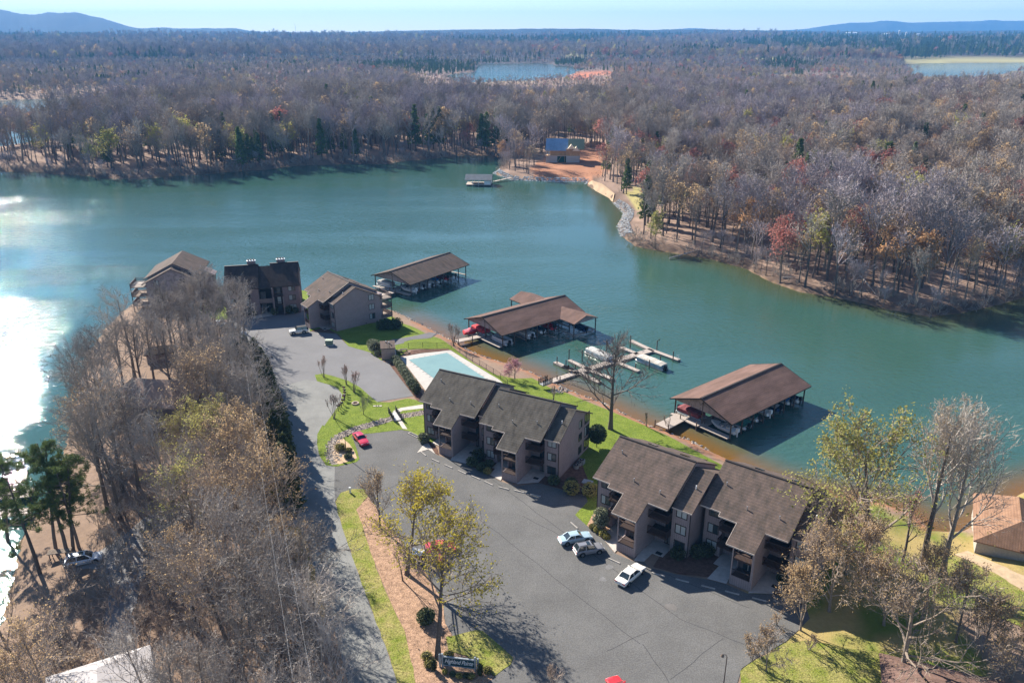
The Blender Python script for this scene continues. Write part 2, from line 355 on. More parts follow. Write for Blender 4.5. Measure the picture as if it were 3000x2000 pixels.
k = (sm((2.9 - D) / 1.0) * rr * (fx < 66))[:, None]; col = col*(1-k) + clay*k
kd = (sm(-D / 1.0) * .6)[:, None]; col = col*(1-kd) + L((.22,.14,.06))*kd
dist = np.hypot(fx, fy)
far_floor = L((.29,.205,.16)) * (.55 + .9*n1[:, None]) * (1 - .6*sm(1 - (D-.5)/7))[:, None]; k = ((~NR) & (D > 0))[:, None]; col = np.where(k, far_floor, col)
canopy = L((.10,.085,.078)) * (.7 + .6*fbm(fx/55, fy/55)[:, None]); pine = L((.025,.045,.035)); field = L((.36,.33,.16))
k = sm((dist - 1300) / 700)[:, None] * (~NR)[:, None]
pm = sm((fbm(fx/260+31, fy/420+3) - .60) * 14)[:, None]; fm = sm((fbm(fx/520+11, fy/240+77) - .60) * 18)[:, None] * sm((dist-1700)/300)[:, None]
canopy = canopy*(1-pm) + pine*pm; canopy = canopy*(1-fm) + field*fm
col = col*(1-k) + canopy*k
CLEAR = []                                              # open places in the far woods: (polygon, colour)
CLEAR.append((xy([at(u, v, 2) for u, v in ((1545,488),(1600,448),(1640,434),(1720,432),(1770,452),(1785,480),(1760,505),(1700,512),(1600,508))]), (.38,.19,.115)))
CLEAR.append((xy([at(u, v, 0) for u, v in ((1835,560),(1900,530),(2160,515),(2170,550),(2080,565),(1960,590),(1870,610))]), (.36,.31,.13)))
CLEAR.append((xy([at(u, v, 3) for u, v in ((1180,345),(1350,312),(1680,305),(1900,312),(1900,335),(1600,338),(1350,350))]), (.34,.30,.13)))
CLEAR.append((xy([at(u, v, 3) for u, v in ((2250,228),(2330,223),(2650,226),(2800,232),(2650,246),(2400,246),(2250,245))]), (.42,.33,.16)))
CLEAR.append((xy([at(u, v, 0) for u, v in ((1640,225),(1700,214),(1800,213),(1800,226),(1680,232))]), (.46,.17,.09)))
CLEAR.append((xy([at(u, v, 0) for u, v in ((2640,205),(2690,234),(2860,240),(3000,216),(3200,212),(3200,196),(2900,208))]), (.20,.18,.11)))
CLEAR.append((xy([at(u, v, 0) for u, v in ((1290,232),(1420,250),(1540,246),(1650,232),(1560,234),(1400,242))]), (.25,.2,.13)))
CLEAR.append((xy([at(u, v, 5) for u, v in ((2420,352),(2560,345),(2560,356),(2430,362))]), (.38,.36,.16)))
for poly, c in CLEAR:
    kk = sm((inside(fx, fy, poly)*1.0) * (0.7 + n1))[:, None]; col = col*(1-kk) + L(c)*kk*(.8+.4*n1[:, None])
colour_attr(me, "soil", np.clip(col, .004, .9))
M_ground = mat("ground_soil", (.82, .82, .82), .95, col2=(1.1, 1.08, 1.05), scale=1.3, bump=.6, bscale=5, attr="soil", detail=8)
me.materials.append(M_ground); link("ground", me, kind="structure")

# ------------------------------------------------------------------ water
wx = graded(2.6, -190, 190, -15000, 15000, 1.2); wy = graded(2.6, 50, 500, -80, 9000, 1.2)
WX, WY = np.meshgrid(wx, wy); px, py = WX.ravel(), WY.ravel(); wd = -land_dist(px, py)
dn = seg_dist(px, py, xy(NEAR_R), False); df = seg_dist(px, py, xy(FAR)[14:], False)
wme = grid_mesh("lake_water", wx, wy, np.full(WX.shape, WZ))
amber = np.clip(1 - (dn - 1) / 8.5, 0, 1) * sm((px + 40) / 20); olive = np.clip(1 - df / 15, 0, 1) * sm((px - 25) / 30)
amber = np.where(wd > -3, amber, 0); olive = np.where(wd > -3, olive, 0)
colour_attr(wme, "shallow", np.stack([amber, olive, np.minimum(np.clip(wd / 18, 0, 1), np.clip((seg_dist(px, py, xy(FAR), False) - 4) / np.where(px < -40, 55, 100), 0, 1))], 1))
M_water = bpy.data.materials.new("lake_water"); M_water.use_nodes = True; n = M_water.node_tree; b = n.nodes["Principled BSDF"]
a = n.nodes.new("ShaderNodeAttribute"); a.attribute_name = "shallow"; sp = n.nodes.new("ShaderNodeSeparateColor"); n.links.new(a.outputs[0], sp.inputs[0])
t = n.nodes.new("ShaderNodeTexCoord")
def nmix(fac, A, B):
    x = n.nodes.new("ShaderNodeMix"); x.data_type = 'RGBA'
    if hasattr(fac, "is_output"): n.links.new(fac, x.inputs[0])
    else: x.inputs[0].default_value = fac
    for q, s_ in ((A, 6), (B, 7)):
        if isinstance(q, tuple): x.inputs[s_].default_value = (*q, 1)
        else: n.links.new(q, x.inputs[s_])
    return x.outputs[2]
def nmath(op, A, B):
    x = n.nodes.new("ShaderNodeMath"); x.operation = op
    for q, s_ in ((A, 0), (B, 1)):
        if isinstance(q, (int, float)): x.inputs[s_].default_value = q
        else: n.links.new(q, x.inputs[s_])
    return x.outputs[0]
def nnoise(scale, detail=3, stretch=(1, 1, 1), rot=0, rough=.5):
    g = n.nodes.new("ShaderNodeMapping"); g.inputs["Scale"].default_value = stretch; g.inputs["Rotation"].default_value = (0, 0, rot)
    n.links.new(t.outputs["Object"], g.inputs[0]); z = n.nodes.new("ShaderNodeTexNoise"); z.inputs["Scale"].default_value = scale; z.inputs["Detail"].default_value = detail; z.inputs["Roughness"].default_value = rough
    n.links.new(g.outputs[0], z.inputs["Vector"]); return z.outputs[0]
big = nnoise(.012, 3, (1, 2.2, 1), .5)
deep = nmix(big, (.026, .074, .062), (.042, .098, .074))
c1 = nmix(sp.outputs[1], deep, (.055, .062, .024)); c2 = nmix(nmath('POWER', sp.outputs[0], 1.3), c1, (.15, .075, .016))
n.links.new(c2, b.inputs["Base Color"]); b.inputs["Roughness"].default_value = .035; b.inputs["IOR"].default_value = 1.33; b.inputs["Specular IOR Level"].default_value = .75
ruff = n.nodes.new("ShaderNodeMapRange"); ruff.inputs[1].default_value = .38; ruff.inputs[2].default_value = .62; ruff.inputs[3].default_value = .4; ruff.inputs[4].default_value = 1.0
n.links.new(nnoise(.013, 5, (.7, 3.2, 1), .25), ruff.inputs[0])
hgt = nmath('ADD', nmath('MULTIPLY', nnoise(.55, 3, (1, 1.5, 1), -.6), 1.0), nmath('MULTIPLY', nnoise(2.2, 2, (1, 1.3, 1), -.4), .35))
bp = n.nodes.new("ShaderNodeBump"); bp.inputs["Distance"].default_value = .44
n.links.new(nmath('MULTIPLY', nmath('MULTIPLY', ruff.outputs[0], .8), nmath('ADD', nmath('MULTIPLY', sp.outputs[2], .82), .18)), bp.inputs["Strength"]); n.links.new(hgt, bp.inputs["Height"]); n.links.new(bp.outputs[0], b.inputs["Normal"])
wme.materials.append(M_water); link("lake_water", wme, kind="structure")

# ------------------------------------------------------------------ far hills, built at their real distance
def ridge(name, dist, prof, thick, colr, c2, seed):
    """a ridge whose skyline passes through the surveyed (u, v) photo points at the given distance"""
    us = np.linspace(prof[0][0], prof[-1][0], 260); vsn = np.interp(us, [p[0] for p in prof], [p[1] for p in prof])
    ker = np.ones(9)/9; vsn = np.convolve(np.pad(vsn, 4, 'edge'), ker, 'valid')
    b = MB(); rows = 12
    for j in range(rows):
        t = j/(rows-1)
        for i, (u, v) in enumerate(zip(us, vsn)):
            dx = (u-1500)/FPX; dy = (v-1000)/FPX; d = (dx, cs_-dy*sn_, -sn_-dy*cs_); q = dist/d[1]
            top = CAM_H + d[2]*q; f = 1-abs(t*2-1)**1.4 if t > .0 else 0
            f = max(0, 1-(abs(t-.5)*2)**1.6)
            z = -12 + (top+12)*f + (mnoise.fractal(Vector((u/60+seed, t*6, 0)), 1, 2, 4)*.06*(top+12) if 0 < t < .5 else 0) + random.uniform(-1, 1)*.008*(top+12)
            r = dist + (t-.5)*thick
            b.v.append((d[0]*r/d[1], r, z))
    m = len(us); b.f = [(j*m+i, j*m+i+1, (j+1)*m+i+1, (j+1)*m+i) for j in range(rows-1) for i in range(m-1)]; b.m = [0]*len(b.f)
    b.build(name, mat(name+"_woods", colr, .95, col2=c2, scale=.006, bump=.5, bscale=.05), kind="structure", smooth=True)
ridge("wooded_mountain", 7600, [(-700,70),(-300,20),(-120,18),(0,27),(45,38),(90,44),(150,37),(210,36),(275,46),(330,62),(385,80),(415,85),(460,79),(520,84),(600,83),(690,83),(740,93),(830,93),(900,97),(1000,99),(1100,104)], 2600, (.018,.024,.022), (.042,.042,.038), 1)
ridge("wooded_ridge", 6300, [(600,103),(700,97),(850,95),(1000,96),(1100,92),(1180,90),(1290,88),(1400,86),(1480,86),(1570,85),(1660,84),(1760,86),(1900,88),(2060,86),(2160,88),(2400,92),(2700,93),(3000,88),(3300,88),(3700,90)], 2200, (.02,.024,.022), (.05,.047,.042), 5)
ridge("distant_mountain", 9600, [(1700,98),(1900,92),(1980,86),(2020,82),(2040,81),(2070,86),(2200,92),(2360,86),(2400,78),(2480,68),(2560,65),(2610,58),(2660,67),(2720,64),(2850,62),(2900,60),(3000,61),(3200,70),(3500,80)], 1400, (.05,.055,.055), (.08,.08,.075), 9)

# ------------------------------------------------------------------ paved and planted ground
M_asphalt = mat("asphalt", (.128,.125,.121), .9, var=.17, scale=.14, grain=.24, gscale=6, bump=.25, bscale=12, detail=9)
M_asphalt_b = mat("asphalt_worn", (.175,.172,.175), .9, var=.10, scale=.12, grain=.16, gscale=9, bump=.25, bscale=12, detail=9)
M_road = mat("road_chip_seal", (.21,.21,.20), .9, var=.16, scale=.22, grain=.2, gscale=9, bump=.3, bscale=10, detail=9)
M_path = mat("path_asphalt", (.15,.145,.15), .9, var=.1, scale=.5)
M_lawn = mat("lawn_grass", (.105,.152,.020), .95, col2=(.175,.215,.038), scale=.55, bump=.8, bscale=9, detail=10, grain=.4, gscale=5)
M_lawn_d = mat("lawn_grass_patchy", (.13,.17,.02), .95, col2=(.30,.25,.10), scale=.45, bump=.8, bscale=9, detail=10, grain=.45, gscale=5)
M_mulch = mat("mulch_brown", (.13,.075,.055), .95, var=.4, scale=1.6, bump=.8, bscale=8)
M_straw = mat("pine_straw", (.33,.21,.14), .95, var=.35, scale=1.2, grain=.4, gscale=6, bump=.8, bscale=8)
M_sand = mat("sandy_bed", (.46,.33,.215), .95, var=.2, scale=1.5)
ROAD = [P(*p) for p in ((684,1195),(699,1227),(725,1318),(747,1409),(770,1450),(800,1570),(840,1800),(1010,1800),(910,1559),(884,1478),(851,1393),(812,1286),(786,1211),(770,1153),(768,1120),(769,1071),(748,1068),(734,1047),(728,1018),(729,997),(741,976),(745,978),(768,946),(782,923),(786,906),(776,892),(759,884),(728,875),(700,872),(660,884),(631,897),(645,950),(656,985),(668,1040),(676,1100),(680,1150))]
sheet("access_road", ROAD, M_road, .02)
LOT2 = [P(*p) for p in ((568,800),(540,760),(520,735),(560,722),(590,722),(640,706),(700,703),(708,728),(712,761),(773,767),(800,795),(850,809),(861,818),(901,839),(910,855),(950,909),(866,923),(856,915),(830,892),(801,875),(767,864),(742,858),(723,861),(728,875),(700,872),(660,884),(631,897),(616,864),(600,830))]
sheet("upper_parking_lot", LOT2, M_asphalt_b, .024)
LOT = [P(*p) for p in ((769,1071),(775,1071),(819,1061),(826,1054),(821,1037),(812,1011),(807,1004),(814,997),(833,997),(871,993),(921,987),(935,986),(940,990),(958,1006),(984,1031),(1004,1045),(1070,1065),(1124,1091),(1149,1105),(1187,1117),(1235,1108),(1281,1122),(1346,1140),(1350,1151),(1321,1182),(1348,1207),(1388,1241),(1412,1270),(1456,1289),(1479,1290),(1493,1304),(1560,1320),(1624,1330),(1670,1342),(1718,1363),(1778,1364),(1850,1390),(1860,1420),(1831,1449),(1807,1471),(1767,1495),(1739,1509),(1703,1535),(1690,1580),(1640,1800),(1000,1800),(1090,1600),(1121,1567),(1137,1552),(1173,1526),(1179,1510),(1147,1481),(1108,1448),(1092,1447),(1040,1460),(1023,1432),(1017,1383),(981,1318),(952,1283),(920,1240),(887,1205),(854,1153),(838,1123),(809,1123),(783,1131),(770,1150),(768,1120))]
lot = sheet("parking_lot", LOT, M_asphalt, .028)
seam = mat("asphalt_seam", (.05,.05,.053), .9); chalk = mat("asphalt_patch", (.17,.168,.168), .95, var=.3, scale=.8)
pale = mat("asphalt_stain", (.145,.135,.128), .95, var=.2, scale=.8)
b = MB()
for a, c in (((1130,1100),(1560,1420)),((1560,1420),(1760,1500)),((1460,1290),(1720,1395)),((1010,1120),(1470,1480)),((1390,1495),(1490,1450)),((1475,1480),(1540,1570)),((930,1105),(1010,1130)),((850,1140),(930,1105)),((1540,1560),(1660,1465)),((1500,1230),(1560,1190)),((1200,1185),(1290,1230)),((640,1030),(650,1035))):
    p, q = P(*a), P(*c); m_ = 14; prev = None
    for i in range(m_+1):
        t_ = i/m_; w = p.lerp(q, t_); w = Vector((w.x + mnoise.noise(w*.35)*.22, w.y + mnoise.noise(w*.35+Vector((9,0,0)))*.22, .0315))
        if prev is not None: b.beam(prev, w, .07, .002)
        prev = w
b.build("asphalt_seam", seam, lot)
def blot(name, c, r, m, parent, lift=.033):
    pts = [(c[0] + math.cos(a)*r*(.6+.6*random.random()), c[1] + math.sin(a)*r*(.45+.5*random.random())) for a in np.linspace(0, 2*math.pi, 13)[:-1]]
    sheet(name, pts, m, lift, .7, parent=parent, follow=False)
for x, y, r in ((1385,1330,.6),(1400,1302,.7)): blot("chalky_patch", P(x, y), r, chalk, lot)
for x, y, r in ((1540,1394,.9),(1775,1452,.8)): blot("tan_stain", P(x, y), r, pale, lot, .0325)

lawnA = [P(*p) for p in ((723,861),(728,875),(759,884),(776,892),(786,906),(782,923),(768,946),(745,978),(741,976),(729,997),(728,1018),(734,1047),(748,1068),(769,1071),(775,1071),(819,1061),(826,1054),(821,1037),(812,1011),(807,1004),(814,997),(833,997),(871,993),(921,987),(940,990),(966,1013),(984,1031),(1010,1000),(1010,960),(985,925),(937,915),(895,924),(866,923),(856,915),(830,892),(801,875),(767,864),(742,858))]
sheet("mailbox_lawn", lawnA, M_lawn, .05, jag=.18)
lawnB = [P(*p) for p in ((1012,985),(1080,905),(1145,857),(1180,862))] + [GP(*p) for p in ((1222,868),(1262,890),(1300,902),(1356,925),(1445,962),(1530,999),(1579,1025),(1640,1058),(1740,1112),(1850,1190),(1930,1290))] + [P(*p) for p in ((1900,1360),(1850,1385),(1800,1300),(1700,1250),(1560,1200),(1450,1170),(1400,1160),(1348,1207),(1321,1182),(1350,1151),(1346,1140),(1310,1080),(1250,1060),(1160,1030),(1060,1000),(1030,1000))]
sheet("shore_lawn", lawnB, M_lawn, .04, jag=.2)
lawnC = [GP(*p) for p in ((700,703),(905,728),(911,738),(949,751),(986,770),(1012,778),(1040,797),(1090,835),(1150,866))] + [P(*p) for p in ((1145,871),(1047,801),(1034,792),(937,803),(919,819),(908,826),(876,828),(861,818),(850,809),(800,795),(773,767),(712,761))]
sheet("poolside_lawn", lawnC, M_lawn, .035, jag=.15)
lawnD = [GP(*p) for p in ((440,668),(480,660),(600,663),(695,667),(740,675),(700,706),(640,709),(590,724),(500,735),(450,720))]
sheet("point_lawn", lawnD, M_lawn, .04, jag=.3)
med = [P(*p) for p in ((770,1153),(783,1131),(809,1123),(838,1123),(845,1140),(818,1170),(835,1215),(850,1265),(875,1330),(905,1400),(930,1450),(940,1500),(955,1570),(980,1700),(960,1750),(910,1559),(884,1478),(851,1393),(812,1286),(786,1211))]
sheet("median_grass", med, M_lawn_d, .05, jag=.25)
mul = [P(*p) for p in ((818,1170),(845,1140),(854,1153),(887,1205),(920,1240),(952,1283),(981,1318),(1017,1383),(1023,1432),(1040,1460),(1020,1480),(1030,1500),(1137,1554),(1121,1567),(1090,1600),(1000,1800),(980,1700),(955,1570),(940,1500),(930,1450),(905,1400),(875,1330),(850,1265),(835,1215))]
sheet("median_mulch", mul, M_straw, .045, jag=.3)
sg = [P(*p) for p in ((1024,1462),(1040,1460),(1092,1447),(1108,1448),(1147,1481),(1179,1510),(1173,1526),(1137,1552),(1110,1535),(1070,1505),(1030,1492))]
sheet("sign_lawn", sg, M_lawn_d, .06, jag=.2)
for nm, pts, m_ in (("planting_bed", ((984,1031),(966,1013),(975,1000),(1004,1030),(1008,1045)), M_mulch), ("planting_bed", ((1068,1062),(1100,1020),(1160,1050),(1124,1089)), M_mulch), ("planting_bed", ((1235,1108),(1230,1085),(1290,1080),(1330,1050),(1350,1100),(1346,1138),(1281,1121)), M_mulch),
                    ("planting_bed", ((1348,1207),(1362,1180),(1400,1190),(1420,1235),(1412,1268),(1388,1240)), M_straw), ("planting_bed", ((1500,1302),(1540,1235),(1600,1230),(1670,1280),(1640,1326),(1560,1318)), M_mulch), ("planting_bed", ((1718,1362),(1770,1330),(1850,1360),(1850,1392),(1778,1364)), M_mulch),
                    ("planting_bed", ((895,838),(909,822),(962,895),(985,925),(960,922),(950,909)), M_mulch), ("planting_bed", ((866,818),(870,805),(880,830),(900,838)), M_straw), ("planting_bed", ((930,818),(945,806),(1030,790),(1034,797),(945,815)), M_mulch), ("planting_bed", ((712,761),(745,752),(777,768),(800,795),(773,767)), M_mulch)):
    sheet(nm, [P(*p) for p in pts], m_, .07, jag=.12)
sheet("gravel_island", [P(*p) for p in ((768,1062),(764,1040),(766,1022),(780,1006),(789,1008),(803,1020),(815,1038),(820,1052),(800,1060),(780,1066))], M_sand, .065, jag=.15)
sheet("poolside_path", [GP(*p) for p in ((1003,759),(1016,771),(990,776),(925,789),(905,793),(850,806),(845,800),(900,780),(960,770))], M_path, .06)
walkp = [(972,929),(920,937),(903,944),(906,955),(925,985),(936,986),(917,957),(915,949),(925,943),(972,938)]
sheet("garden_walk", [P(*p) for p in walkp], M_conc, .075)
for nm, pts in (("entry_walk", ((958,1040),(980,1012),(1000,1043),(984,1032))), ("entry_walk", ((1035,1057),(1055,1018),(1095,1045),(1075,1066))), ("entry_walk", ((1124,1090),(1150,1066),(1160,1085),(1150,1104))), ("entry_walk", ((1187,1112),(1220,1075),(1260,1085),(1237,1108))),
                ("entry_walk", ((1388,1240),(1415,1215),(1428,1250),(1412,1269))), ("entry_walk", ((1456,1288),(1490,1235),(1520,1250),(1479,1290))), ("entry_walk", ((1624,1329),(1660,1290),(1690,1300),(1668,1341))), ("entry_walk", ((1718,1362),(1750,1320),(1790,1330),(1775,1364))), ("entry_walk", ((580,733),(584,724),(700,700),(704,712)))):
    sheet(nm, [P(*p) for p in pts], M_conc, .08)
# drive and walk on the left shore, drive on the right
sheet("gravel_drive", [GP(*p) for p in ((150,1290),(230,1265),(290,1225),(330,1190),(420,1150),(520,1165),(640,1190),(684,1196),(684,1212),(560,1195),(430,1190),(370,1250),(330,1330),(300,1420),(330,1568),(250,1568),(235,1450),(255,1350),(235,1305),(160,1310))], mat("gravel_grey", (.24,.23,.225), .95, var=.25, scale=.8), .05, jag=.3)
sheet("concrete_drive", [P(*p) for p in ((2193,1266),(2225,1252),(2290,1290),(2420,1345),(2420,1400),(2352,1357),(2240,1290))], M_conc_tan, .06)
sheet("right_lawn", [P(*p) for p in ((2130,1290),(2190,1268),(2240,1292),(2352,1360),(2420,1402),(2420,1470),(2300,1420),(2200,1350))], M_lawn_d, .05, jag=.4)
sheet("corner_lawn", [P(*p) for p in ((1700,1540),(1740,1512),(1800,1480),(1850,1470),(1960,1490),(2050,1500),(2080,1570),(1990,1600),(1940,1700),(1690,1700))], M_lawn_d, .05, jag=.5)
sheet("dry_grass_verge", [P(*p) for p in ((650,1215),(684,1205),(699,1230),(725,1320),(747,1410),(740,1430),(700,1340),(665,1260))], mat("dry_grass", (.36,.25,.10), .95, var=.25, scale=1.2, bump=.6), .05, jag=.4)
# pool
DECK = [P(*p) for p in ((919,821),(1034,794),(1047,803),(1147,871),(1160,884),(1050,925),(985,912),(978,898))]
sheet("pool_deck", DECK, mat("pool_concrete", (.40,.375,.345), .8, var=.1, scale=.4, grain=.1), .09)
A_, B_ = P(939,827), P(1027,811); C_ = P(1133,882)
D_ = A_ + (C_ - B_)
pc = thing("pool_cover", "pale blue safety cover stretched over the swimming pool", "pool cover", ((A_+C_)/2).to_tuple())
ctr = (A_+C_)/2; nn = 26; b = MB()
M_cover = mat("cover_fabric", (.145,.25,.265), .8, col2=(.175,.29,.30), scale=.25, detail=6, spec=.1)
for i in range(nn+1):
    for j in range(nn+1):
        s_, t_ = i/nn, j/nn; p = A_.lerp(B_, s_).lerp(D_.lerp(C_, s_), t_) - ctr
        r = math.hypot((s_-.5)*1.9, (t_-.5)*1.7); sag = -.03*max(0, 1-r**2) + .035*math.exp(-((r-.72)/.05)**2)
        b.v.append((p.x, p.y, .14 + sag))
b.f = [(i*(nn+1)+j, (i+1)*(nn+1)+j, (i+1)*(nn+1)+j+1, i*(nn+1)+j+1) for i in range(nn) for j in range(nn)]; b.m = [0]*len(b.f)
b.build("cover_sheet", M_cover, pc, smooth=True)
b = MB(); b2 = MB()
for k in range(1, 13):
    t_ = k/13
    for e0, e1, f0, f1 in ((A_, D_, B_, C_),):
        p, q = e0.lerp(e1, t_)-ctr, f0.lerp(f1, t_)-ctr
        for u_, w_ in ((p, q), (q, p)): d = (u_-w_).normalized(); b.beam(u_+Vector((0,0,.12)), u_+d*.55+Vector((0,0,.11)), .12, .02)
for k in range(1, 7):
    t_ = k/7; p, q = A_.lerp(B_, t_)-ctr, D_.lerp(C_, t_)-ctr
    for u_, w_ in ((p, q), (q, p)): d = (u_-w_).normalized(); b.beam(u_+Vector((0,0,.12)), u_+d*.55+Vector((0,0,.11)), .12, .02)
b.build("anchor_strap", mat("strap_grey", (.22,.24,.25), .7), pc, kind="stuff")

# ------------------------------------------------------------------ stone: creek bed and riprap, too many to count
def stones(name, spots, r0, r1, m, label=None):
    pr_ = []; 
    for k in range(6):
        bm = bmesh.new(); bmesh.ops.create_icosphere(bm, subdivisions=1, radius=1)
        for v in bm.verts: v.co *= random.uniform(.7, 1.15); v.co.z *= .7
        pr_.append(([v.co.copy() for v in bm.verts], [tuple(v.index for v in f.verts) for f in bm.faces])); bm.free()
    b = MB(); mi = 0
    for x, y, z in spots:
        vs_, fs_ = random.choice(pr_); r = random.uniform(r0, r1); a = random.uniform(0, 6.28); ca, sa = math.cos(a), math.sin(a)
        b.add([(x+r*(v.x*ca-v.y*sa), y+r*(v.x*sa+v.y*ca), z+r*v.z) for v in vs_], fs_, random.randrange(len(m)))
    return b.build(name, m, kind="stuff")
M_st1 = mat("stone_grey", (.33,.31,.29), .9, var=.3, scale=2); M_st2 = mat("stone_dark", (.16,.14,.135), .9, var=.3, scale=2); M_st3 = mat("stone_tan", (.42,.34,.27), .9, var=.25, scale=2); M_st4 = mat("stone_blue", (.36,.39,.42), .9, var=.25, scale=1)
def along(pts, wid, dens, zf=None):
    out = []
    for i in range(len(pts)-1):
        a, b_ = Vector(pts[i][:2]), Vector(pts[i+1][:2]); l = (b_-a).length; nrm = Vector((-(b_-a).y, (b_-a).x)).normalized() if l else Vector((0, 0))
        for k in range(int(l*wid*dens)):
            q = a.lerp(b_, random.random()) + nrm*random.uniform(-wid/2, wid/2); out.append((q.x, q.y))
    X = np.array([o[0] for o in out]); Y = np.array([o[1] for o in out]); Zz = height(X, Y)
    return list(zip(X, Y, Zz + .06))
sheet('creek_bed', [P(*p) for p in ((1000,934),(970,943),(942,948),(911,952),(890,959),(859,968),(824,977),(797,987),(770,1000),(755,1018),(752,1044),(762,1068),(776,1066),(769,1042),(770,1023),(782,1009),(804,998),(826,989),(860,979),(892,970),(912,963),(944,958),(972,953),(1000,944))], mat('creek_gravel', (.26,.225,.195), .95, var=.35, scale=2.5, grain=.4), .055, jag=.2)
creek = [P(*p) for p in ((1000,938),(970,948),(942,953),(911,957),(890,964),(859,973),(824,983),(800,992),(776,1004),(762,1021),(760,1042),(768,1063))]
stones("creek_stones", along(creek, 2.3, 15), .09, .2, [M_st1, M_st2, M_st3])
cr2 = [GP(*p) for p in ((1262,897),(1280,902),(1300,893),(1310,889))]; stones("outfall_stones", along(cr2, 2.6, 6), .15, .32, [M_st1, M_st3])
shore = [p for p in NEAR_R[3:21]]; stones("shore_riprap", along([(p[0], p[1]) for p in shore], 1.3, 2.6), .16, .4, [M_st1, M_st2, M_st3])
rf = [at(u, v, WZ+.5) for u, v in ((1440,500),(1449,508),(1475,520),(1502,526),(1570,529),(1638,531),(1690,531),(1722,533))]
stones("cove_riprap", along(rf, 9, 3.2), .25, .55, [M_st4, M_st1, M_st4])
rf = [at(u, v, WZ+.5) for u, v in ((1797,590),(1815,600),(1840,622),(1838,640),(1825,660),(1836,690))]
stones("inlet_riprap", along(rf, 5, 3.5), .22, .5, [M_st4, M_st1, M_st1])
sheet("cove_beach", [at(u, v, WZ+.3) for u, v in ((1722,538),(1735,536),(1765,548),(1800,575),(1795,590),(1780,580),(1745,558))], mat("beach_sand", (.40,.29,.19), .95), .25, 2)
# ------------------------------------------------------------------ apartment buildings
RZ_, YR_, SL_ = 11.5, 6.2, .51
def rzf(y, drop=0.0): return RZ_ - drop - SL_*abs(YR_-y)
def window(par, tf, c, r, n, w, h, pane=0, mull=1):
    """c: centre on the wall, r: unit vector along it, n: outward; a frame part with pane sub-parts"""
    c, r, n, u = Vector(c), Vector(r), Vector(n), Vector((0,0,1))
    def slab(b, x0, x1, z0, z1, d0, d1):
        q = [c + r*x + u*z + n*d for d in (d0, d1) for x, z in ((x0,z0),(x1,z0),(x1,z1),(x0,z1))]
        b.add(q, [(0,1,2,3),(7,6,5,4),(4,5,1,0),(5,6,2,1),(6,7,3,2),(7,4,0,3)])
    b = MB(tf); t = .09
    slab(b, -w/2-t, -w/2, -h/2-t, h/2+t, .0, .07); slab(b, w/2, w/2+t, -h/2-t, h/2+t, .0, .07)
    slab(b, -w/2, w/2, h/2, h/2+t, .0, .07); slab(b, -w/2, w/2, -h/2-t, -h/2, .0, .09)
    for k in range(1, mull+1): x = -w/2 + w*k/(mull+1); slab(b, x-.05, x+.05, -h/2, h/2, .0, .065)
    f = b.build("window", M_trim, par)
    for k in range(mull+1):
        x0 = -w/2 + w*k/(mull+1); b = MB(tf); slab(b, x0+.05, x0+w/(mull+1)-.05, -h/2, h/2, .005, .03)
        b.build("pane", (M_blind if pane == 2 or (pane == 1 and k == 0) else M_glass), f)
def railing(par, tf, a, b_, z, m=None, hgt=1.0, solid=False):
    a, b_ = Vector((a[0], a[1], z)), Vector((b_[0], b_[1], z)); L_ = (b_-a).length; k = max(2, int(L_/.16)); mb = MB(tf); up = Vector((0,0,1))
    mb.beam(a+up*hgt, b_+up*hgt, .11, .07); mb.beam(a+up*.1, b_+up*.1, .07, .06)
    for i in range(k+1): q = a.lerp(b_, i/k); mb.beam(q+up*.1, q+up*hgt, .055, .04)
    return mb.build("railing", m or M_rail, par)
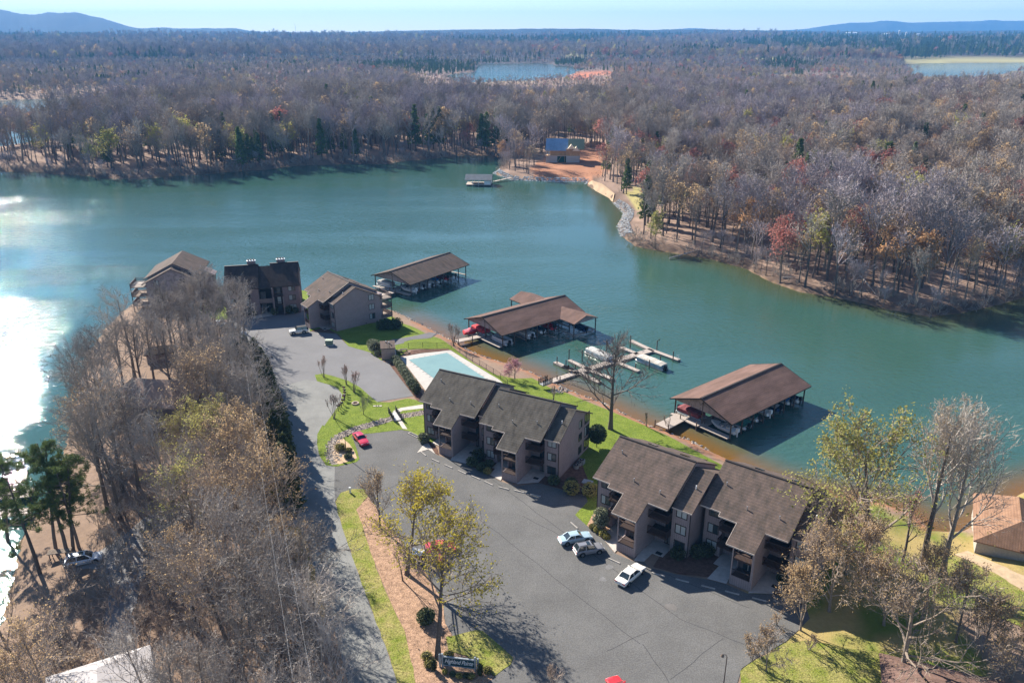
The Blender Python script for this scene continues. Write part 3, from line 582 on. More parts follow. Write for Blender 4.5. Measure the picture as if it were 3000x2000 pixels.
def section(bd, ox, oy, roofm, wallm, right_gable=True, seed=0, left_strip=True, blinds=(2,1,0), rear=True):
    tf = lambda x, y, z: (x+ox, y+oy, z)
    rnd = random.Random(seed)
    def body(name, yf, x0, x1, drop, m, yb=13.3, zb=-2.2):
        b = MB(tf); b.profile([(yf, zb), (yb, zb), (yb, rzf(yb, drop)-.24), (YR_, RZ_-drop-.24), (yf, rzf(yf, drop)-.24)], x0, x1); b.build(name, m, bd)
    body("wall", 0.0, 0.0, 2.7, .0, wallm); body("wall", 1.25, 2.703, 12.1, .0, wallm); body("wall", .003, 12.103, 14.8, .75, wallm)
    # tower
    b = MB(tf); b.profile([(-4.35,-.4),(1.22,-.4),(1.22,rzf(1.22)-.24),(-4.35,rzf(-4.35)-.24)], 8.92, 9.1); b.build("tower_wall", wallm, bd)
    b = MB(tf); b.profile([(-2.2,-.4),(1.22,-.4),(1.22,rzf(1.22)-.24),(-2.2,rzf(-2.2)-.24)], 6.1, 6.28); b.build("tower_wall", wallm, bd)
    b = MB(tf); b.box(6.1,-4.35,-.4,8.917,-4.2,1.35); b.box(6.1,-4.197,-.4,6.28,-2.203,1.35); b.build("tower_base", wallm, bd)
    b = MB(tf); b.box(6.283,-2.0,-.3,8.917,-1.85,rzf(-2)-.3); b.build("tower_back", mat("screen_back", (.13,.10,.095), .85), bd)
    for z in (1.1, 3.75):
        b = MB(tf); b.box(6.283,-4.195,z,8.915,-2.003,z+.2); b.build("floor_slab", M_rail, bd)
        railing(bd, tf, (6.2,-4.28), (8.9,-4.28), z+.22); 
        b = MB(tf); b.box(6.9,-2.06,z+.22,8.3,-2.01,z+2.15); d = b.build("sliding_door", M_glass, bd)
        b = MB(tf); b.box(7.55,-2.10,z+.22,7.68,-2.065,z+2.15); b.build("stile", M_fascia, d)
    for q4 in ((6.1,-4.35,6.24,-4.21),(8.80,-4.36,8.915,-4.25)): b = MB(tf); b.box(q4[0],q4[1],1.353,q4[2],q4[3],rzf(-4.3)-.27); b.build("corner_post", mat("post_pale", (.34,.27,.25), .8), bd)
    # bays with balconies
    for x0, x1 in ((2.72, 6.08), (9.12, 12.09)):
        for z in (2.55, 5.15):
            b = MB(tf); b.box(x0,-1.35,z,x1,1.247,z+.2); b.build("balcony_floor", M_rail, bd)
            railing(bd, tf, (x0+.03,-1.3), (x1-.03,-1.3), z+.2)
            xs = x0+.03 if x0 < 5 else x1-.03; railing(bd, tf, (xs,-1.3), (xs,-.03), z+.2)
        for z in (.1, 2.75, 5.35):
            xc = (x0+x1)/2 + .55; b = MB(tf); b.box(xc-.5,1.17,z,xc+.5,1.247,z+2.1); d = b.build("door", M_trim, bd)
            b = MB(tf); b.box(xc-.42,1.14,z+.15,xc-.08,1.165,z+1.95); b.box(xc+.08,1.14,z+.15,xc+.42,1.165,z+1.95); b.build("door_panel", M_glass if z > 1 else mat("door_paint", (.16,.15,.145), .6), d)
        b = MB(tf); b.box(x0+.02,-1.9,-.3,x1-.02,1.24,.09); b.build("stoop", M_conc, bd)
    b = MB(tf); b.box(10.8,-1.75,.093,11.7,-1.1,.115); b.build("door_mat", M_black, bd)
    # windows
    for i, z in enumerate((1.55, 4.15, 6.72)):
        window(bd, tf, (1.45, 0, z), (1,0,0), (0,-1,0), 1.45, 1.3 if i < 2 else 1.15, blinds[i % 3])
        window(bd, tf, (13.5, .003, z-.12 if i == 2 else z), (1,0,0), (0,-1,0), 1.5, 1.3 if i < 2 else 1.0, rnd.choice((0, 1, 2)) if i < 2 else 2)
        if right_gable:
            window(bd, tf, (14.8, 9.0, z), (0,1,0), (1,0,0), 1.2, 1.35, rnd.choice((0,1,2)))
            window(bd, tf, (14.8, 11.9, z), (0,1,0), (1,0,0), 2.0, 1.8, rnd.choice((0,1)), 2)
    for x in (-.03, 14.72): b = MB(tf); b.box(x, -.05, -.3, x+.11, .06, rzf(0, .75 if x > 1 else 0)-.3); b.build("corner_trim", M_trim, bd)
    b = MB(tf); b.box(12.6,-.03,1.9,12.75,.0,2.0); b.box(12.6,-.03,1.6,12.75,.0,1.7); b.box(12.6,-.03,1.3,12.75,.0,1.4); b.box(12.6,-.03,1.0,12.75,.0,1.1); b.build("number_plate", M_white, bd, kind="stuff")
    # roof
    top = lambda d: (lambda x, y: rzf(y, d)); bot = lambda d: (lambda x, y: rzf(y, d)-.22)
    fr = [(-.3,-1.0),(2.65,-1.0),(2.65,-1.6),(5.25,-1.6),(5.25,-4.65),(9.1,-4.65),(9.1,-1.6),(12.1,-1.6),(12.1,YR_),(-.3,YR_)]
    b = MB(tf); b.prism(fr, bot(0), top(0)); b.build("roof", roofm, bd)
    bk = [(-.3,YR_+.004),(12.1,YR_+.004),(12.1,14.0),(9.8,14.0),(9.8,15.6),(3.6,15.6),(3.6,14.0),(-.3,14.0)]
    b = MB(tf); b.prism(bk, bot(0), top(0)); b.build("roof", roofm, bd)
    b = MB(tf); b.prism([(12.104,-.3),(15.1,-.3),(15.1,YR_),(12.104,YR_)], bot(.75), top(.75)); b.prism([(12.104,YR_+.004),(15.1,YR_+.004),(15.1,14.0),(12.104,14.0)], bot(.75), top(.75)); b.build("roof", roofm, bd)
    for i in range(8):
        p, q = fr[i], fr[i+1]
        if i in (0, 2, 4, 6, 1, 3):
            dx_, dy_ = (0, -.035) if i % 2 == 0 else (-.035, 0)
            b = MB(tf); b.beam((p[0]+dx_, p[1]+dy_, rzf(p[1])-.09), (q[0]+dx_, q[1]+dy_, rzf(q[1])-.09), .05, .2); b.build("fascia", M_fascia, bd)
    b = MB(tf); b.beam((12.11,-.335,rzf(-.3,.75)-.09), (15.1,-.335,rzf(-.3,.75)-.09), .05, .2); b.build("fascia", M_fascia, bd)
    b = MB(tf); b.beam((12.16,-1.6,rzf(-1.6)-.1),(12.16,YR_,RZ_-.1),.08,.26); b.beam((-.33,YR_,RZ_+.03),(12.1,YR_,RZ_+.03),.35,.06); b.build("ridge_cap", M_trim, bd)
    for x, y in ((1.6,2.8+seed % 2),(5.6,.5),(9.9,.2+.6*(seed % 3)),(13.8,3.2)):
        z = rzf(y, .75 if x > 12 else 0); b = MB(tf); b.tube([(x,y,z-.1),(x,y,z+.5)], .085, 8); b.build("vent_pipe", M_white if x > 12 else M_metal, bd)
    for x, y in ((3.0,9.0),(8.2,9.2)): b = MB(tf); b.prism([(x,y),(x+1.1,y),(x+1.1,y+1.2),(x,y+1.2)], lambda x_, y_: rzf(y_)+.003, lambda x_, y_: rzf(y_)+.14); b.build("skylight", M_glass, bd)
def rear_decks(bd, x0, x1, ox=0, oy=0, depth=3.6, y0=13.31, furn=True):
    tf = lambda x, y, z: (x+ox, y+oy, z)
    b = MB(tf)
    for x in (x0+.1, x1-.1):
        for y in (y0+depth-.1,): b.box(x-.09,y-.09,-2.4,x+.09,y+.09,7.0)
    b.build("deck_post", M_rail, bd)
    for i, z in enumerate((.35, 2.95, 5.6)):
        b = MB(tf); b.box(x0,y0,z,x1,y0+depth,z+.22); b.build("deck_floor", M_deck if i == 2 else mat("deck_wood_dark", (.30,.24,.2), .85), bd)  # lower floors get a darker wood colour than the top floor
        for p, q in (((x1,y0),(x1,y0+depth)),((x0,y0+depth),(x1,y0+depth)),((x0,y0),(x0,y0+depth))): railing(bd, tf, p, q, z+.22, mat("deck_rail", (.15,.11,.1), .8))
def make_building(label, O, ang, secs, roofm, wallm, sc=1.0, seeds=(1,2), right=(False, True)):
    bd = thing("apartment_building", label, "apartment building", (O[0], O[1], 0), ang, None, sc)
    for (ox, oy), sd_, rg in zip(secs, seeds, right): section(bd, ox, oy, roofm, wallm, rg, sd_)
    return bd
B1 = make_building("taupe three storey block with dark grey roof nearest the pool cover", (-16.6,135.0), R(-28.4), ((0,0),(14.37,-2.34)), M_roof_g, M_siding, 1.0, (1,2))
B2 = make_building("taupe three storey block with brown roof behind the white sedan", (13.3,106.9), R(-38.3), ((0,0),(15.44,3.06)), M_roof_b, M_siding, 1.06, (3,4))
B3 = make_building("taupe block seen from its tall gable, stacked rear decks facing the boathouses", (-54.5,203.1), R(-51), ((0,0),), M_roof_b, M_siding, 1.0, (5,), (False,))
for z in (1.9, 4.5, 7.1): window(B3, None, (14.8, 10.7, z), (0,1,0), (1,0,0), 1.5, 1.35, 2 if z > 3 else 1)
rear_decks(B3, 8.6, 14.6)
b = MB(); b.box(8.2,13.3,-2,14.0,14.4,rzf(14)-.3); b.build("wall", M_siding, B3)
b = MB(); b.box(14.8,8.6,.2,14.83,8.95,.42); b.box(14.8,11.9,.2,14.83,12.2,.4); b.build("foundation_vent", M_trim, B3)
# block at the end of the lot: two roof halves with a lower stair bay between them
B4 = thing("apartment_building", "dark roofed block with two chimneys and open stair bay at the lot's far end", "apartment building", tuple(at(640+1590/6.532, 740+1140/6.532)), R(12.7))
M4 = 0.62; R4 = 12.5; y4 = 6.6
def r4(y, d=0): return R4-d-M4*abs(y4-y)
for x0, x1, d in ((-7.3,0,0),(-19.2,-10.63,.1)):
    b = MB(); b.profile([(0,-2),(13.2,-2),(13.2,r4(13.2,d)-.25),(y4,R4-d-.25),(0,r4(0,d)-.25)], x0, x1); b.build("wall", M_siding2, B4)
    b = MB(); b.prism([(x0-.15,-.75),(x1+.15,-.75),(x1+.15,y4),(x0-.15,y4)], lambda x,y: r4(y,d)-.22, lambda x,y: r4(y,d)); b.prism([(x0-.15,y4+.004),(x1+.15,y4+.004),(x1+.15,14.0),(x0-.15,14.0)], lambda x,y: r4(y,d)-.22, lambda x,y: r4(y,d)); b.build("roof", M_roof_d, B4)
    b = MB(); b.beam((x0-.2,y4,R4-d+.05),(x1+.2,y4,R4-d+.05),.5,.12); b.build("ridge_cap", M_trim, B4)
b = MB(); b.profile([(2.2,-2),(13.2,-2),(13.2,r4(13.2,.6)-.25),(y4,R4-.85),(2.2,r4(2.2,.6)-.25)], -10.62, -7.31); b.build("wall", M_dark, B4)  # stair bay wall coloured near-black for the shade within
b = MB(); b.prism([(-10.62,-.3),(-7.31,-.3),(-7.31,y4),(-10.62,y4)], lambda x,y: r4(y,.6)-.22, lambda x,y: r4(y,.6)); b.prism([(-10.62,y4+.004),(-7.31,y4+.004),(-7.31,14.0),(-10.62,14.0)], lambda x,y: r4(y,.6)-.22, lambda x,y: r4(y,.6)); b.build("roof", M_roof_d, B4)
b = MB(); b.box(-10.6,.15,3.3,-7.33,.32,4.5); b.build("landing_wall", mat("landing_boards", (.20,.155,.14), .85), B4)
b = MB(); b.box(-10.6,.33,3.0,-7.33,2.18,3.2); b.build("landing", M_rail, B4)
b = MB()
for z0, z1 in ((0,3.0),(3.2,6.0)):
    for k in range(12): t_ = k/12; b.box(-10.4,.5+1.5*t_,z0+(z1-z0)*t_,-9.0,.7+1.5*t_,z0+(z1-z0)*t_+.06)
b.build("stair", M_conc, B4)
for xc in (-5.6, -14.0):
    for i, z in enumerate((.2, 2.75, 5.3)):
        b = MB(); b.box(xc-1.15,-.05,z+.1,xc+1.15,.0,z+2.3); d = b.build("opening_shade_panel", M_dark, B4)  # flat dark panel on the wall, painted as the balcony's shaded opening
        b = MB(); b.box(xc-.3,-.07,z+.2,xc+.6,-.052,z+2.1); b.build("pane", M_blind if i % 2 else M_glass, d)
        b = MB(); b.box(xc-1.25,-1.1,z-.05,xc+1.25,-.052,z+.1); b.build("balcony_floor", M_rail, B4); railing(B4, None, (xc-1.2,-1.05), (xc+1.2,-1.05), z+.1, None, .9)
    b = MB(); b.box(xc-1.3,-1.15,-.2,xc-1.15,-1.0,5.2); b.box(xc+1.15,-1.15,-.2,xc+1.3,-1.0,5.2); b.build("balcony_post", mat("post_pale", (.34,.27,.25), .8), B4)
for xc in (-2.0, -17.2):
    for i, z in enumerate((1.8, 4.45, 7.05)): window(B4, None, (xc,0,z), (1,0,0), (0,-1,0), 1.75, 1.3, 1 if i else 2)
for y in (3.5, 9.5):
    for z in (1.8, 4.4, 7.0): window(B4, None, (0,y,z), (0,1,0), (1,0,0), .9, 1.1, 0)
for xc in (-4.6, -12.4):
    b = MB(); b.box(xc-1.1,y4+.6,R4-.9,xc+1.1,y4+1.6,R4+.75); ch = b.build("chimney", M_siding2, B4)
    for k in range(3): b = MB(); b.tube([(xc-.7+.7*k,y4+1.1,R4+.75),(xc-.7+.7*k,y4+1.1,R4+1.25)], [.18,.24], 8); b.build("flue", M_black, ch)
    b = MB(); b.box(xc-1.2,y4+.5,R4+.753,xc+1.2,y4+1.7,R4+.86); b.build("chimney_cap", M_white, ch)
b = MB(); b.tube([(-7.2,-.15,7.3),(-7.2,-.15,7.5)], .1, 8); b.build("wall_lamp", M_white, B4)
# block on the point, among trees: its front looks right, gable end to the camera
B5 = thing("apartment_building", "taupe gabled block with sunlit deck tops half hidden among bare trees", "apartment building", (-88.4,213.5,0), R(100))
def t5(x, y, z): return (x, y, z)
for y0_, x0, x1, d in ((0,0,2.9,.75),(0,2.91,17,0)):
    b = MB(); b.profile([(0,-2.5),(13.3,-2.5),(13.3,rzf(13.3,d)-.24),(YR_,RZ_-d-.24),(0,rzf(0,d)-.24)], x0, x1); b.build("wall", M_siding, B5)
    b = MB(); b.prism([(x0-.3,-1),(x1+.1,-1),(x1+.1,YR_),(x0-.3,YR_)], lambda x,y: rzf(y,d)-.22, lambda x,y: rzf(y,d)); b.prism([(x0-.3,YR_+.004),(x1+.1,YR_+.004),(x1+.1,14.4),(x0-.3,14.4)], lambda x,y: rzf(y,d)-.22, lambda x,y: rzf(y,d)); b.build("roof", M_roof_b, B5)
rear_decks(B5, .2, 6.4, 0, 0, 4.2)
for z in (1.7, 4.3, 6.9): window(B5, None, (0, 3.6, z), (0,1,0), (-1,0,0), 1.3, 1.3, 0); window(B5, None, (0, 10.5, z), (0,1,0), (-1,0,0), 1.3, 1.3, 1)
b = MB(); b.box(7.5,-3.4,-1,11.0,0,5.8); b.prism([(7.2,-3.9),(11.3,-3.9),(11.3,-1),(7.2,-1)], lambda x,y: rzf(y)-.22, lambda x,y: rzf(y)); b.build("tower_wall", M_siding, B5)

# ------------------------------------------------------------------ boathouses
def boathouse(label, O, ang, Wd, Ln, roofm, wings=False):
    """local x along the length from the shore end, y across from right to left; floor level just above water"""
    bh = thing("boathouse", label, "boathouse", (O[0], O[1], WZ), ang)
    E, K = 4.0, 6.75; hw = Wd/2; sl = (K-E)/hw
    rf = lambda x, y: K-sl*abs(y-hw); rb = lambda x, y: rf(x, y)-.2
    b = MB(); b.prism([(0,0),(Ln,0),(Ln,hw),(0,hw)], rb, rf); b.build("roof", roofm, bh)
    b = MB(); b.prism([(0,hw+.004),(Ln,hw+.004),(Ln,Wd),(0,Wd)], rb, rf); b.build("roof", roofm, bh)
    b = MB(); b.beam((0,hw,K+.04),(Ln,hw,K+.04),.4,.1)
    for y in (0, Wd): b.beam((0,y-.0,E-.12),(Ln,y,E-.12),.06,.24)
    for x in (-.03, Ln+.03): b.beam((x,0,E-.1),(x,hw,K-.1),.06,.26); b.beam((x,hw,K-.1),(x,Wd,E-.1),.06,.26)
    b.build("roof_edge", M_trim, bh)
    for x in (.9, Ln-.9):
        b = MB(); n_ = 1
        b.add([(x,.6,E-.35),(x,Wd-.6,E-.35),(x,Wd-.6,rf(0,Wd-.6)-.22),(x,hw,K-.22),(x,.6,rf(0,.6)-.22),(x+.12,.6,E-.35),(x+.12,Wd-.6,E-.35),(x+.12,Wd-.6,rf(0,Wd-.6)-.22),(x+.12,hw,K-.22),(x+.12,.6,rf(0,.6)-.22)],
              [(0,4,3,2,1),(5,6,7,8,9),(0,1,6,5),(1,2,7,6),(2,3,8,7),(3,4,9,8),(4,0,5,9)])
        b.build("gable_wall", M_siding, bh)
    nb = 7
    for k in range(nb+1):
        x = 1.0 + (Ln-2.0)*k/nb
        for y in (.8, hw, Wd-.8): b = MB(); b.box(x-.11,y-.11,-2.5,x+.11,y+.11,rf(x, y)-.25 if y == hw else E-.2); b.build("post", M_pile, bh)
    b = MB(); b.box(.5,hw-1.1,.55,Ln-.5,hw+1.1,.75); b.box(-.3,.6,.55,.5,Wd-.6,.75); b.build("walkway", M_dock, bh)
    for k in range(nb+1):
        x = 1.0 + (Ln-2.0)*k/nb
        for y0, y1 in ((.9,hw-1.1),(hw+1.1,Wd-.9)): b = MB(); b.box(x-.3,y0,.5,x+.3,y1,.68); b.build("finger_walk", M_dock, bh)
    b = MB()
    for k in range(nb):
        x = 1.0 + (Ln-2.0)*(k+.5)/nb
        for y in (2.2, hw-2, hw+2, Wd-2.2): b.beam((x-1.7,y,E-.15),(x+1.7,y,E-.15),.16,.2)
    b.build("lift_beam", M_metal, bh)
    b = MB(); b.tube([(.86,hw+.0,K-1.3),(.70,hw,K-1.35)], .12, 8); b.build("gable_lamp", M_black, bh)
    if wings:
        for sgn, y0 in ((-1, 0), (1, Wd)):
            cx = Ln-4.6; w2 = 4.3; kz = E+w2*sl; ext = 5.4
            def f2(x, y): return kz-sl*abs(x-cx)
            inner = hw*.62
            ya, yb = (y0+inner, y0-ext) if sgn < 0 else (y0-inner, y0+ext)
            b = MB()
            for xa, xb in ((cx-w2, cx), (cx, cx+w2)):
                poly = [(xa,yb),(xb,yb),(xb,ya if xb == cx else y0+sgn*.02),(xa,ya if xa == cx else y0+sgn*.02)]
                b.prism(poly, lambda x,y: f2(x,y)-.2, lambda x,y: f2(x,y)+.01)
            b.build("wing_roof", roofm, bh)
            b = MB(); yy = yb-sgn*.5; b.add([(cx-w2+.3,yy,E-.3),(cx+w2-.3,yy,E-.3),(cx,yy,kz-.25),(cx-w2+.3,yy-.1,E-.3),(cx+w2-.3,yy-.1,E-.3),(cx,yy-.1,kz-.25)], [(0,1,2),(5,4,3),(0,3,4,1),(1,4,5,2),(2,5,3,0)]); b.build("wing_gable", M_siding, bh)
            for x in (cx-w2+.4, cx+w2-.4): b = MB(); b.box(x-.11,yy-.11,-2.5,x+.11,yy+.11,E-.2); b.build("post", M_pile, bh)
            b = MB(); b.box(cx-w2+.3,min(yb,y0)+.3,.5,cx-w2+.9,max(yb,y0)-.3,.7); b.box(cx+w2-.9,min(yb,y0)+.3,.5,cx+w2-.3,max(yb,y0)-.3,.7); b.box(cx-w2+.9,yy-.3,.5,cx+w2-.9,yy+.3,.7); b.build("wing_walk", M_dock, bh)
    return bh
def frame_of(NL, NR, FR):
    NL, NR, FR = Vector(NL), Vector(NR), Vector(FR); ax = (FR-NR); return NR, math.atan2(ax.y, ax.x), (NL-NR).length, ax.length
F1 = frame_of((-43.9,236.8),(-30.3,227.2),(-13.8,249.5)); F2 = frame_of((-12.5,197.4),(-2.6,184.8),(19.6,202.7)); F3 = frame_of((32.3,148.5),(42.3,136.9),(63.8,154.7))
BH1 = boathouse("long dark brown gabled boathouse farthest out on the lake", F1[0], F1[1], F1[2], F1[3], M_roof_b)
BH2 = boathouse("reddish brown boathouse with small gabled side wings", F2[0], F2[1], F2[2], F2[3], M_roof_r, True)
BH3 = boathouse("brown boathouse beside the amber shallows, nearest to the camera", F3[0], F3[1], F3[2], F3[3], M_roof_r)
def wp(F_, x, y, z=0): e = Vector((math.cos(F_[1]), math.sin(F_[1]))); n_ = Vector((-e.y, e.x)); q = Vector(F_[0][:2]) + e*x + n_*y; return (q.x, q.y, WZ+z)

# ------------------------------------------------------------------ docks
def gangway(label, a, b_, w, name="gangway", z=.35):
    a, b_ = Vector(a), Vector(b_); c = (a+b_)/2; d = b_-a; ang = math.atan2(d.y, d.x); L_ = Vector((d.x, d.y)).length
    t = thing(name, label, "dock", (c.x, c.y, WZ), ang); za, zb = a.z-WZ+z, b_.z-WZ+z
    m = MB(); m.add([(-L_/2,-w/2,za-.2),(L_/2,-w/2,zb-.2),(L_/2,w/2,zb-.2),(-L_/2,w/2,za-.2),(-L_/2,-w/2,za),(L_/2,-w/2,zb),(L_/2,w/2,zb),(-L_/2,w/2,za)], [(0,3,2,1),(4,5,6,7),(0,1,5,4),(1,2,6,5),(2,3,7,6),(3,0,4,7)]); m.build("walkway", M_dock, t)
    k = max(1, int(L_/4))
    for i in range(k+1):
        for s_ in (-1, 1): x = -L_/2 + L_*i/k; m = MB(); m.tube([(x,s_*(w/2+.08),-2.2),(x,s_*(w/2+.08),max(za,zb)+.95)], .11, 7); m.build("piling", M_pile, t)
    return t
Z5 = lambda a, b_: (1600+a/2.767, 950+b_/2.767); ZA = lambda a, b_: (1340+a/3.2, 840+b_/3.2); ZD = lambda a, b_: (1580+a/3.0545, 960+b_/3.0545)
def w_at(z, a, b_, h=.4): return at(*z(a, b_), WZ+h)
gangway("pale wooden gangway from bank to the boathouse with side wings", w_at(ZA, -10, 520, .9), w_at(ZA, 250, 465, .6), 1.9)
gangway("wooden gangway from clay bank to the nearest boathouse", w_at(Z5, 935, 840, .9), w_at(Z5, 1110, 750, .6), 3.0)
gangway("short pale landing beside the nearest boathouse's shore gable", w_at(Z5, 1120, 765, .6), w_at(Z5, 1250, 825, .6), 2.4, "landing")
gangway("pale landing between stacked decks and the farthest boathouse", at(1119,866,WZ+.8), at(1150,858,WZ+.6), 2.2)
# floating dock with finger piers
fd = thing("floating_dock", "branching floating dock with finger piers and pilings", "dock", tuple(at(*ZD(600,340), WZ)))
o3 = Vector(fd.location)
def fl(a, b_, w, nm):
    p, q = at(*ZD(*a), WZ+.45), at(*ZD(*b_), WZ+.45); d = q-p; m = MB(); m.obox((p+q)/2-o3, d.length, w, .42, math.atan2(d.y, d.x), z0=.05); m.build(nm, M_dock, fd)
fl((80,485),(345,395),1.7,"ramp"); fl((300,405),(1010,195),2.0,"main_walk")
for a, b_ in (((270,285),(470,385)),((820,112),(1000,195)),((730,170),(880,235)),((560,240),(730,320)),((1000,195),(1250,285)),((730,320),(890,385)),((470,385),(660,455)),((360,400),(540,485))): fl(a, b_, 1.25, "finger_pier")
m = 0
for a, top in (((265,290),2.9),((158,335),2.2),((238,345),1.7),((382,300),3.0),((600,230),3.6),((812,180),3.4),((700,190),3.5),((1050,215),3.0),((1195,300),2.6),((860,375),1.6),((982,370),2.4),((540,500),1.6),((95,490),.9),((158,475),1.4),((185,480),1.2),((275,420),1.0),((1082,300),1.4),((322,370),1.2),((486,460),1.2),((640,470),1.2),((67,470),.9)):
    p = at(*ZD(*a), WZ)-o3; b = MB(); b.tube([(p.x,p.y,-2.5),(p.x,p.y,top)], .13, 7); b.build("piling", M_pile, fd)
p = at(*ZD(1050,215), WZ)-o3; b = MB(); b.tube([(p.x,p.y,3.0),(p.x+.35,p.y,3.3)], .06, 6); b.ball((p.x+.5,p.y,3.25), .17, 8, 5); b.build("dock_lamp", M_black, fd)
p = at(*ZD(1230,280), WZ+.45)-o3; b = MB()
for dx_ in (0,.45): b.tube([(p.x+dx_,p.y,.4),(p.x+dx_,p.y,1.6)], .04, 6)
for k in range(4): b.tube([(p.x,p.y,.6+.3*k),(p.x+.45,p.y,.6+.3*k)], .03, 6)
b.build("swim_ladder", M_white, fd)
fl((140,303),(290,375),1.2,"lift_walk")
# little white roofed dock by the building site
sb = thing("small_boathouse", "small grey roofed boat dock by the riprap cove", "boathouse", tuple(at(1404,541,WZ)), R(-4))
b = MB(); b.box(-6.5,-4.2,.4,6.5,4.2,.75); b.build("deck", M_deck, sb)
b = MB(); b.prism([(-7,-4.6),(7,-4.6),(7,0),(-7,0)], lambda x,y: 5.4-.5*abs(y)-.2, lambda x,y: 5.4-.5*abs(y)); b.prism([(-7,.004),(7,.004),(7,4.6),(-7,4.6)], lambda x,y: 5.4-.5*abs(y)-.2, lambda x,y: 5.4-.5*abs(y)); rr_ = b.build("roof", mat("shingle_blue_grey", (.17,.18,.19), .85, scale=.5), sb)
b = MB(); b.box(3.0,-4.1,.75,6.3,4.1,3.1); b.build("storage_wall", M_white, sb)
b = MB(); b.add([(6.32,-4.1,3.1),(6.32,4.1,3.1),(6.32,0,5.1),(6.2,-4.1,3.1),(6.2,4.1,3.1),(6.2,0,5.1)], [(0,1,2),(5,4,3),(0,3,4,1),(1,4,5,2),(2,5,3,0)]); b.build("gable_wall", M_siding, sb)
for x in (-6.3,-3,0):
    for y in (-4,4): b = MB(); b.box(x-.1,y-.1,-2,x+.1,y+.1,3.2); b.build("post", M_white, sb)
b = MB()
for x in (-6,-2,2,6):
    for y in (-4,4): b.box(x-.15,y-.15,-2.5,x+.15,y+.15,.4)
b.build("pile", M_pile, sb)
gangway("white rail gangway from small grey roofed dock to the riprap", at(1446,533,WZ+.5), at(1500,521,WZ+1.1), 1.5, "gangway", .3)

# ------------------------------------------------------------------ boats
def hull(b, L_, Wd, H, mi=0, n=9, deck=True):
    st = []
    for i in range(n):
        t_ = i/(n-1); x = -L_/2 + L_*t_; w = Wd/2 * (1-max(0, (t_-.45)/.55)**2.3)*(.92+.08*min(1, t_*4)); w = max(w, .03)
        zk = .0 + .55*H*max(0, (t_-.6)/.4)**2; zs = H*(.9+.25*t_**2)
        st.append([(x,0,zk),(x,w*.72,zk+.22*H),(x,w,zs),(x,-w,zs),(x,-w*.72,zk+.22*H)])
    k = 5; vs_ = [p for r in st for p in r]
    fs_ = [(i*k+j, i*k+(j+1)%k, (i+1)*k+(j+1)%k, (i+1)*k+j) for i in range(n-1) for j in range(k) if j != 2] + [(0,4,3,2,1)]
    b.add(vs_, fs_, mi)
    if deck: b.add([(r[2][0], r[2][1]*.96, r[2][2]-.03) for r in st] + [(r[3][0], r[3][1]*.96, r[3][2]-.03) for r in st], [(i, i+n, i+1+n, i+1) for i in range(n-1)], mi)
    return st
def motorboat(label, loc, rz, L_, hullm, coverm=None, group=None, motor=True):
    t = thing("motorboat", label, "boat", loc, rz, group); b = MB(); hull(b, L_, 2.3, .95); b.build("hull", hullm, t)
    if coverm:
        b = MB(); n_ = 8
        for i in range(n_):
            s_ = i/(n_-1); x = -L_*.46 + L_*.82*s_; w = 1.08*(1-max(0,(s_-.5)/.5)**2.2*.9); z = .95+.16*s_; hgt_ = (.62 if .3 < s_ < .6 else .34)*(1-abs(s_-.45)**2*1.5)
            b.v += [(x,-w,z),(x,-w*.5,z+hgt_*.8),(x,0,z+hgt_),(x,w*.5,z+hgt_*.8),(x,w,z)]
        b.f = [(i*5+j,(i+1)*5+j,(i+1)*5+j+1,i*5+j+1) for i in range(n_-1) for j in range(4)]; b.m = [0]*len(b.f); b.build("boat_cover", coverm, t, smooth=True)
    else:
        b = MB(); b.box(-L_*.3,-.8,.9,-L_*.18,.8,1.35); b.box(-L_*.05,-.85,.9,.05,-.25,1.3); b.box(-L_*.05,.25,.9,.05,.85,1.3); b.build("seat", mat("boat_seat", (.5,.46,.42), .6), t)
        b = MB(); b.add([(L_*.1,-.85,.95),(L_*.17,0,.98),(L_*.1,.85,.95),(L_*.05,-.75,1.45),(L_*.11,0,1.5),(L_*.05,.75,1.45)], [(0,1,4,3),(1,2,5,4),(3,4,1,0),(4,5,2,1)]); b.build("windscreen", M_carglass, t)
    if motor: b = MB(); b.box(-L_/2-.55,-.28,.75,-L_/2-.02,.28,1.55); b.box(-L_/2-.35,-.09,-.35,-L_/2-.12,.09,.75); b.build("outboard_motor", M_white if not coverm else M_black, t)
    return t
